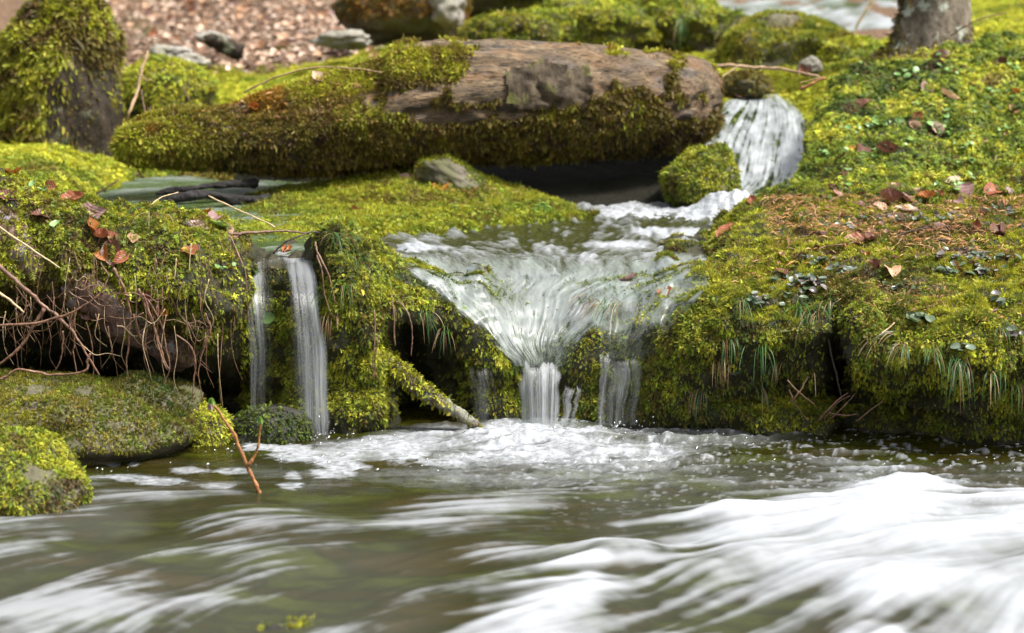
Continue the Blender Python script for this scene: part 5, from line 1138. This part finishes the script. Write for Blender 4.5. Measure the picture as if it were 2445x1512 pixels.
stick('stick', 'stick', 'pale stick standing in the far stream', 'straw', [([(2088,-25,12.2),(2072,20,12.2),(2052,52,12.2),(2036,88,12.2)], 12, 9)])
stick('stick', 'stick', 'short grey stick on the moss at the edge of the side pool', 'tan', [([(230,462,8.9),(255,447,8.9),(282,430,8.95)], 5, 4)])
stick('twig', 'twig', 'bent twig in the brush beside the tree foot', 'brown', [([(2270,85,9.9),(2310,60,9.8),(2350,42,9.8),(2400,32,9.8)], 4, 3), ([(2310,60,9.8),(2330,75,9.75)], 3, 2)])
# charred wood beneath the log
def chunk(name, cat, label, pts, r0, r1, mat, seed):
    V, F = tube([P(*q) for q in pts], r0, r1, 18, 14, 0.0, seed, 0.0); s = Surf(V, tri_(F))
    V = V + s.VN*(0.75*max(r0, r1)*fbm(V*[9, 40, 40]+seed, 4)+0.3*max(r0, r1)*fbm(V*[5, 12, 12], 2))[:, None]
    o = tag(mk(name, V, tri_(F), mat), label, cat); LAND.append(Surf(V, tri_(F))); return o
M_CHAR = m_bark('black_wood', (0.006, 0.005, 0.005), (0.030, 0.026, 0.024), (0.05, 0.05, 0.05), .3)
chunk('driftwood', 'driftwood', 'black rotten wood lying in the side pool under the left end of the log', [(372,462,8.75),(430,452,8.75),(500,446,8.8),(560,440,8.85),(610,438,8.95)], 0.010, 0.020, M_CHAR, 2)
chunk('driftwood', 'driftwood', 'lower dark brown rotten wood in front of the black piece', [(330,488,8.6),(400,478,8.6),(480,466,8.65),(560,476,8.7),(640,480,8.8)], 0.010, 0.026, M_CHAR, 5)
chunk('driftwood', 'driftwood', 'dark curved chunk of rotten wood in the leaf litter', [(500,92,11.9),(530,112,11.8),(560,122,11.8),(578,128,11.8)], 0.03, 0.05, M_STUMPW, 8)
# the budding shoot in the pool
sh = stick('sapling', 'sapling', 'forked orange-brown budding shoot standing in the lower pool', 'shoot', [([(622,1186,6.2),(612,1160,6.2),(589,1109,6.21),(564,1049,6.22),(534,1000,6.22),(512,968,6.22)], 7.5, 4), ([(592,1112,6.2),(607,1088,6.2),(616,1066,6.2),(622,1012,6.2)], 5, 3.5), ([(580,1085,6.22),(556,1040,6.24),(540,1012,6.24)], 3, 2)], sides=10)
def bud(px, py, Y, L, W, col, name='bud'):
    V, F = leafgrid(lambda t: np.sin(np.pi*t)**0.6+.01, L, W, 1.0, 0.9, 0.1, 3); V = V @ np.array(Euler((0.3, -1.3, 0.4)).to_matrix()).T
    V2 = V @ np.array(Euler((0, 0, 2.1)).to_matrix()).T; V3 = V @ np.array(Euler((0, 0.2, 4.2)).to_matrix()).T; n_ = len(V)
    o = mk(name, np.concatenate([V, V2, V3])+np.array(P(px, py, Y)), np.concatenate([F, F+n_, F+2*n_]), LM[col], sh); return o
bud(505, 962, 6.22, .032, .016, 'green'); bud(502, 972, 6.2, .020, .013, 'mauve')['label'] = 'pink bud'; bud(621, 1004, 6.2, .026, .013, 'green')

# ------------------------------------------------------------------ grass tufts
GRN = [(0.035, 0.10, 0.02), (0.06, 0.15, 0.025), (0.09, 0.19, 0.04), (0.045, 0.12, 0.05)]; STR = [(0.28, 0.18, 0.08), (0.36, 0.25, 0.13), (0.18, 0.10, 0.045), (0.24, 0.13, 0.06)]
M_GRASS = m_vcol('grass_blade', 0.45, 0.4, 0.3)
def tuft(px, py, L, n, straw, label, hang=1.0, spread=0.6, lean=(0, 0), seed=0, surfs=None, wid=0.0020, Y=None):
    h = hit(px, py, surfs or LAND); 
    if h is None: return
    r = np.random.default_rng(abs(seed+int(px)*7+int(py))); base = np.array(h[0]); nrm = np.array(h[1]); Vs, Fs, Cs = [], [], []; k0 = 0; m = 8
    for b in range(n):
        d = nrm*0.7 + np.array([lean[0], -0.25, 0.55+lean[1]]) + r.normal(0, spread, 3)*[1, .7, .5]; d /= np.linalg.norm(d)
        l = L*r.uniform(.55, 1.15); p = base + r.normal(0, .012, 3)*[1, .5, .5]; pts = [p]
        g = hang*r.uniform(.6, 1.3)
        for s in range(m-1):
            d = d + np.array([0, -0.04, -1.0])*g*0.30; d /= np.linalg.norm(d); p = p + d*l/(m-1); pts.append(p)
        pts = np.array(pts); side = np.cross(d, [0.2, 1, 0.1])+r.normal(0, .3, 3); side /= np.linalg.norm(side)
        w_ = wid*r.uniform(.6, 1.3)*np.array([.6, .9, 1, 1, .9, .75, .5, .1])
        V = np.stack([pts-side*w_[:, None]/2, pts+side*w_[:, None]/2], 1).reshape(-1, 3)
        c = np.array((STR if r.random() < straw else GRN)[r.integers(0, 4)])*r.uniform(.7, 1.25)
        Vs.append(V); Fs.append(grid_faces(m, 2)+k0); k0 += len(V); Cs.append(np.repeat(c[None], len(V), 0))
    return tag(mk('grass_tuft', np.concatenate(Vs), np.concatenate(Fs), M_GRASS, col=np.concatenate(Cs)), label, 'grass tuft', 'grass tufts')
for a in [
 (366,519,.17,26,.75,'large tuft of mostly dead straw-coloured grass hanging from the crest of the left bank',1.1,.45,(.25,.1)),
 (800,566,.15,20,.2,'green grass tuft drooping from the top of the mossy mound',1.0,.5,(.3,.1)), (850,628,.15,22,.2,'long green grass blades lying over the middle of the mossy mound',1.1,.4,(.3,0)),
 (826,680,.13,16,.25,'grass tuft low on the mossy mound, below the middle one',1.1,.4,(.2,0)), (774,702,.12,20,.15,'bright green grass against the right strand of the thin waterfall',1.2,.4,(-.1,0)),
 (940,662,.15,18,.35,'grass tuft on the right shoulder of the mossy mound',1.1,.4,(.3,0)), (1008,748,.11,20,.2,'dense dark green grass tuft over the black cavity',1.3,.4,(0,0)), (1060,785,.12,14,.4,'half-dry grass hanging right of the dark green tuft by the cavity',1.2,.4,(.2,0)),
 (788,755,.12,14,.85,'dead brown grass beside the right strand of the thin waterfall',1.3,.3,(0,0)),
 (1440,735,.16,22,.6,'dripping half-dead grass tuft combed down by the small right fall',1.4,.3,(0,0)), (1480,735,.17,20,.5,'second combed-down grass tuft right of the dripping one',1.4,.3,(0,0)),
 (1775,716,.14,18,.3,'grey-green grass hanging at the left of the right bank face',1.3,.35,(0,0)), (1903,742,.15,22,.2,'dark green grass hanging over the lip above the right bank gap',1.3,.35,(0,0)),
 (1944,752,.14,16,.7,'straw-brown grass right beside the dark green hanging grass',1.3,.3,(0,0)), (1986,720,.10,14,.5,'short mixed grass tuft at the brow of the right gap',1.3,.4,(0,0)),
 (1852,855,.12,18,.4,'arching grass tuft in the middle of the right bank face',1.2,.45,(0,0)), (1742,808,.12,14,.1,'thin green grass blades hanging on the left part of the right bank face',1.3,.3,(0,0)),
 (1720,855,.11,14,.95,'pale dead grass hanging low on the left part of the right bank face',1.4,.25,(0,0)), (1815,822,.12,10,.15,'few green blades hanging above the arching tuft',1.3,.3,(0,0)),
 (1672,930,.11,18,.8,'grass clump streaming down to the pool at the far left of the right bank',1.4,.25,(0,0)), (1812,925,.10,12,.3,'small grass tuft near the waterline of the right bank',1.2,.5,(0,0)),
 (2140,797,.14,26,.3,'swept grass tuft at the top left of the yellow mound',.9,.4,(-.5,-.2)), (2165,828,.14,24,.45,'mixed swept grass on the front of the yellow mound',1.0,.4,(-.5,-.2)), (2225,832,.12,20,.25,'green grass tuft left of the big one on the yellow mound',1.0,.45,(-.2,0)),
 (2290,856,.17,40,.35,'biggest grass tuft on the yellow mound, green above with dead blades below',1.2,.5,(0,.1)), (2380,678,.10,26,.4,'round nest-like grass tuft near the right edge of the lawn',1.1,.7,(0,0)),
 (2021,655,.09,18,.5,'small grass tuft among the grey creeping leaves',.9,.7,(0,0)), (2390,790,.13,18,.3,'loose grass near the right edge above the big tuft',1.0,.5,(.2,0)), (2370,885,.12,18,.35,'grass tuft below right of the biggest one',1.2,.45,(-.1,0)),
 (2425,905,.13,18,.2,'grass blades slanting at the right frame edge',1.0,.45,(-.3,0)), (2171,706,.08,16,.8,'withered little tuft on a bare spot of the lawn',.9,.6,(0,0)),
 (135,372,.14,24,.1,'green grass tuft on the moss left of the log end',.9,.6,(0,.1)), (233,425,.15,22,.2,'arched grass tuft on the shore of the side pool',1.0,.6,(0,.1)), (360,92,.26,60,.35,'dark tussock of grass at the edge of the leaf litter',.8,.55,(0,.3)),
 (1506,18,.18,22,.3,'pale grass hanging from the bright green boulder behind the log',1.2,.3,(0,0)), (1628,48,.18,22,.4,'pale grass hanging over the dark gap behind the log',1.2,.3,(0,0)), (1760,62,.26,30,.6,'withered grass hanging from the far stream bank',1.2,.4,(0,0)),
 (2075,282,.10,14,.1,'few green blades on the slope above the long brown leaf',.8,.6,(0,.1)), (2120,455,.09,14,.1,'green blades behind the leaf heap',.8,.7,(0,.1)), (990,480,.17,24,1.0,'spray of dry yellow grass on the islet',.5,.7,(-.2,.2)), (1060,505,.09,10,.1,'short green grass right of the dry spray on the islet',.6,.6,(0,0)),
 (300,1145,.10,14,.2,'x',0,0,(0,0))]:
    if a[6] > 0: tuft(*a[:6], hang=a[6]*1.25, spread=a[7]*.75, lean=a[8])
tuft(110, 1170, .10, 16, .2, 'green grass tuft on the front left boulder', 1.0, .5); tuft(150, 1215, .09, 14, .3, 'second smaller grass tuft low on the front left boulder', 1.0, .5)

# ------------------------------------------------------------------ little leafy plants
def m_leaflet(name, a, b, rough):
    t = NT(name); c = t.attr('col', 'Color'); d = t.pbr(c, rough, 0.6); tr = t.n('BsdfTranslucent'); t.l(c, tr.inputs['Color']); return t.done(t.mixs(0.2, d, tr.outputs[0]))
M_LEAFLET = m_leaflet('leaflet', 0, 0, 0.35)
def round_leaf(t): return np.sin(np.pi*np.clip(t, 0, 1)**0.9)**0.55+0.01
LG_ = [leafgrid(round_leaf, 1.0, .78, c, f, 0.1, 2, 7, 4, 0.02) for c, f in ((.4, .3), (-.5, .2), (.8, .5))]
def plant(name, cat, label, spots, size, cols, group=None, lift=0.012, up=0.75):
    Vs, Fs, Cs, k0 = [], [], [], 0; r = np.random.default_rng(abs(int(spots[0][0]*3+spots[0][1])))
    for x, y in spots:
        h = hit(x, y, [S_BANK, S_TONGUE, S_GROUND]+[BOULD['front'][1]])
        if h is None or (h[0].z < 0.02): continue
        V, F = LG_[r.integers(0, 3)]; s = size*r.uniform(.6, 1.25)
        n = (np.array(h[1])*(1-up)+np.array([0, -.15, 1])*up) + r.normal(0, .28, 3); q = Vector(n).to_track_quat('Z', 'Y') @ Euler((0, 0, r.uniform(0, 6.28))).to_quaternion()
        V = V*s @ np.array(q.to_matrix()).T + np.array(h[0]) + np.array(h[1])*(lift*r.uniform(.6, 1.6)); c = np.array(cols[r.integers(0, len(cols))])*r.uniform(.75, 1.25)
        Vs.append(V); Fs.append(F+k0); k0 += len(V); Cs.append(np.repeat(c[None], len(V), 0))
    if not Vs: return
    e = bpy.data.objects.new(name, None); C.objects.link(e); b0 = Vector(np.concatenate(Vs).mean(0)); e.location = b0
    mk('foliage', np.concatenate(Vs)-np.array(b0), np.concatenate(Fs), M_LEAFLET, e, col=np.concatenate(Cs))
    return tag(e, label, cat, group)
GREY = [(0.11, 0.145, 0.10), (0.17, 0.20, 0.155), (0.08, 0.12, 0.06), (0.15, 0.13, 0.12), (0.06, 0.09, 0.035)]; FRESH = [(0.17, 0.30, 0.08), (0.22, 0.36, 0.12), (0.12, 0.24, 0.05)]
rp = random.Random(9)
for cx, cy, sx, sy, n, sz, lab in [(1925,676,62,20,46,.028,'largest mat of grey-green creeping leaves, at the brow of the right bank'), (1995,647,38,9,16,.026,'creeping leaves trailing right of the largest grey mat'), (2325,620,62,16,50,.026,'oval mat of silvery creeping leaves near the right edge'),
        (2350,652,30,8,14,.03,'creeping leaves spilling below the oval silvery mat'), (2180,526,110,12,60,.022,'long band of grey creeping leaves under the leaf heap'), (2012,545,40,7,24,.022,'small grey leaf patch at the left end of the leaf band'), (2195,762,42,13,7,.045,'three large veined leaves on a bare spot of the lawn'),
        (2245,652,26,6,8,.03,'few creeping leaves left of the oval silvery mat'), (2386,722,10,6,4,.034,'pair of small leaves under the nest-like grass tuft'), (2142,690,24,7,7,.028,'scattered grey leaves below the torn brown leaf'), (1945,622,32,8,18,.022,'grey leaf sprig on the upper edge of the largest mat'),
        (2385,508,40,10,20,.026,'green-grey leaves near the right end of the leaf line'), (1832,716,40,10,12,.026,'wet creeping leaves on the left shoulder of the right bank'), (1756,886,6,5,2,.04,'single round leaf on the right bank face'), (2290,830,30,8,5,.03,'pale leaflets above the biggest grass tuft'), (2412,800,22,6,5,.035,'grey leaves at the right edge above the slanting blades')]:
    plant('creeping_plant', 'creeping plant', lab, [(rp.gauss(cx, sx*.55), rp.gauss(cy, sy*.6)) for _ in range(n)], sz, GREY, 'creeping plants on the right bank')
for cx, cy, n, lab in [(2088,303,9,'widest fresh clover plant on the right slope'), (2035,320,5,'clover left of the widest plant on the slope'), (2157,188,6,'pale clover high on the slope above the mauve leaf'), (2360,223,5,'clover to the right of the shell-shaped leaf'), (2360,246,4,'yellowish clover under the one right of the shell-shaped leaf'), (2265,284,4,'clover below the shell-shaped leaf'),
        (2182,345,4,'large single yellow-green leaf plant in the middle slope'), (2094,378,4,'clover just under the long twisted leaf'), (2063,381,4,'clover under the rust-brown leaf'), (1962,377,4,'clover at the cascade edge of the slope'), (2409,223,4,'clover near the right frame edge of the upper slope'), (2300,452,6,'clover around the pointed pale leaf'), (2236,318,3,'clover in front of the pale round leaf'), (2409,310,4,'clover at the right edge of the middle slope'),
        (14,286,8,'seedlings at the left edge below the stump'), (68,277,6,'seedlings in front of the stump foot'), (129,553,1,'heart-shaped green leaf on the rotten trunk'), (98,459,4,'clover on the crest of the left bank'), (190,1230,5,'green leaves on the right side of the front boulder'), (30,1262,5,'dark green leaves low on the front boulder'), (640,752,2,'pair of green leaves behind the thin waterfall'), (530,640,4,'green leaflets on the moss near the thin waterfall')]:
    plant('clover', 'clover', lab, [(rp.gauss(cx, 16 if n > 2 else 3), rp.gauss(cy, 7)) for _ in range(n)], .042 if n < 3 else .030, FRESH, 'clover and seedlings', .018)
for k in range(26):
    cx, cy = rp.uniform(1960, 2445), rp.uniform(140, 470); plant('clover', 'clover', 'small scattered clover sprig in the tufted moss of the right slope', [(rp.gauss(cx, 10), rp.gauss(cy, 5)) for _ in range(rp.randint(2, 4))], .024, FRESH, 'scattered clover sprigs', .018)
# fern crozier on the islet
cz = []
for k, (bx, hgt_) in enumerate([(1276, 30), (1288, 38), (1300, 26)]):
    y0 = 520; pts = [P(bx, y0, 8.62), P(bx, y0-hgt_*.6, 8.62)]
    for q in range(9): a_ = math.pi-q*0.75; rad_ = 9*(1-q/11); pts.append(P(bx+9+rad_*math.cos(a_), y0-hgt_*.75-rad_*math.sin(a_), 8.62))
    cz.append(tube(pts, .005, .003, 6, 5, 0.02, k, .03))
n_ = 0; Vs, Fs = [], []
for V, F in cz: Vs.append(V); Fs.append(tri_(F)+n_); n_ += len(V)
tag(mk('fern', np.concatenate(Vs), np.concatenate(Fs), LM['green']), 'curled bright green fern shoots at the right end of the islet', 'fern')
# bubbles riding along the bank
rb = np.random.default_rng(21); Vs, Fs, n_ = [], [], 0; IV, IF = ico(2)
for k in range(230):
    x = rb.uniform(230, 2445); y = (np.interp(x, [230, 520, 640, 1000, 1600, 2445], [1085, 1050, 1050, 1025, 1028, 1042]) + abs(rb.normal(0, 14))) if k < 120 else rb.uniform(1045, 1130)
    Yb = HC/math.tan(PITCH+math.atan((y-CY)/FD)); r_ = 0.0032*math.exp(rb.normal(0, .4)); Vs.append(IV*r_*[1, 1, .75]+np.array([(x-CX)/FD*(Yb*CP+HC*SP), Yb, r_*.4+.002])); Fs.append(IF+n_); n_ += len(IV)
for k in range(150):     # drops thrown up where the falls land
    x0, Yf, sp = rb.choice(3), 0, 0
    cx_, Yf, sp = [(1288, 7.06, 75), (745, 6.97, 40), (1488, 7.05, 45)][x0]; x = rb.normal(cx_, sp); zz = abs(rb.normal(0, .022)); Yf += rb.normal(-.03, .05)
    r_ = 0.0022*math.exp(rb.normal(0, .4)); Vs.append(IV*r_+np.array(PZ(x, Yf, zz+.004))); Fs.append(IF+n_); n_ += len(IV)
t = NT('bubble'); gl = t.n('BsdfGlossy'); gl.inputs['Roughness'].default_value = .08; tr = t.n('BsdfTransparent'); fz_ = t.n('LayerWeight'); fz_.inputs[0].default_value = .6
M_BUB = t.done(t.mixs(t.math('MULTIPLY_ADD', fz_.outputs['Facing'], .6, .25), tr.outputs[0], gl.outputs[0]))
tag(mk('bubbles', np.concatenate(Vs), np.concatenate(Fs), M_BUB), kind='stuff')
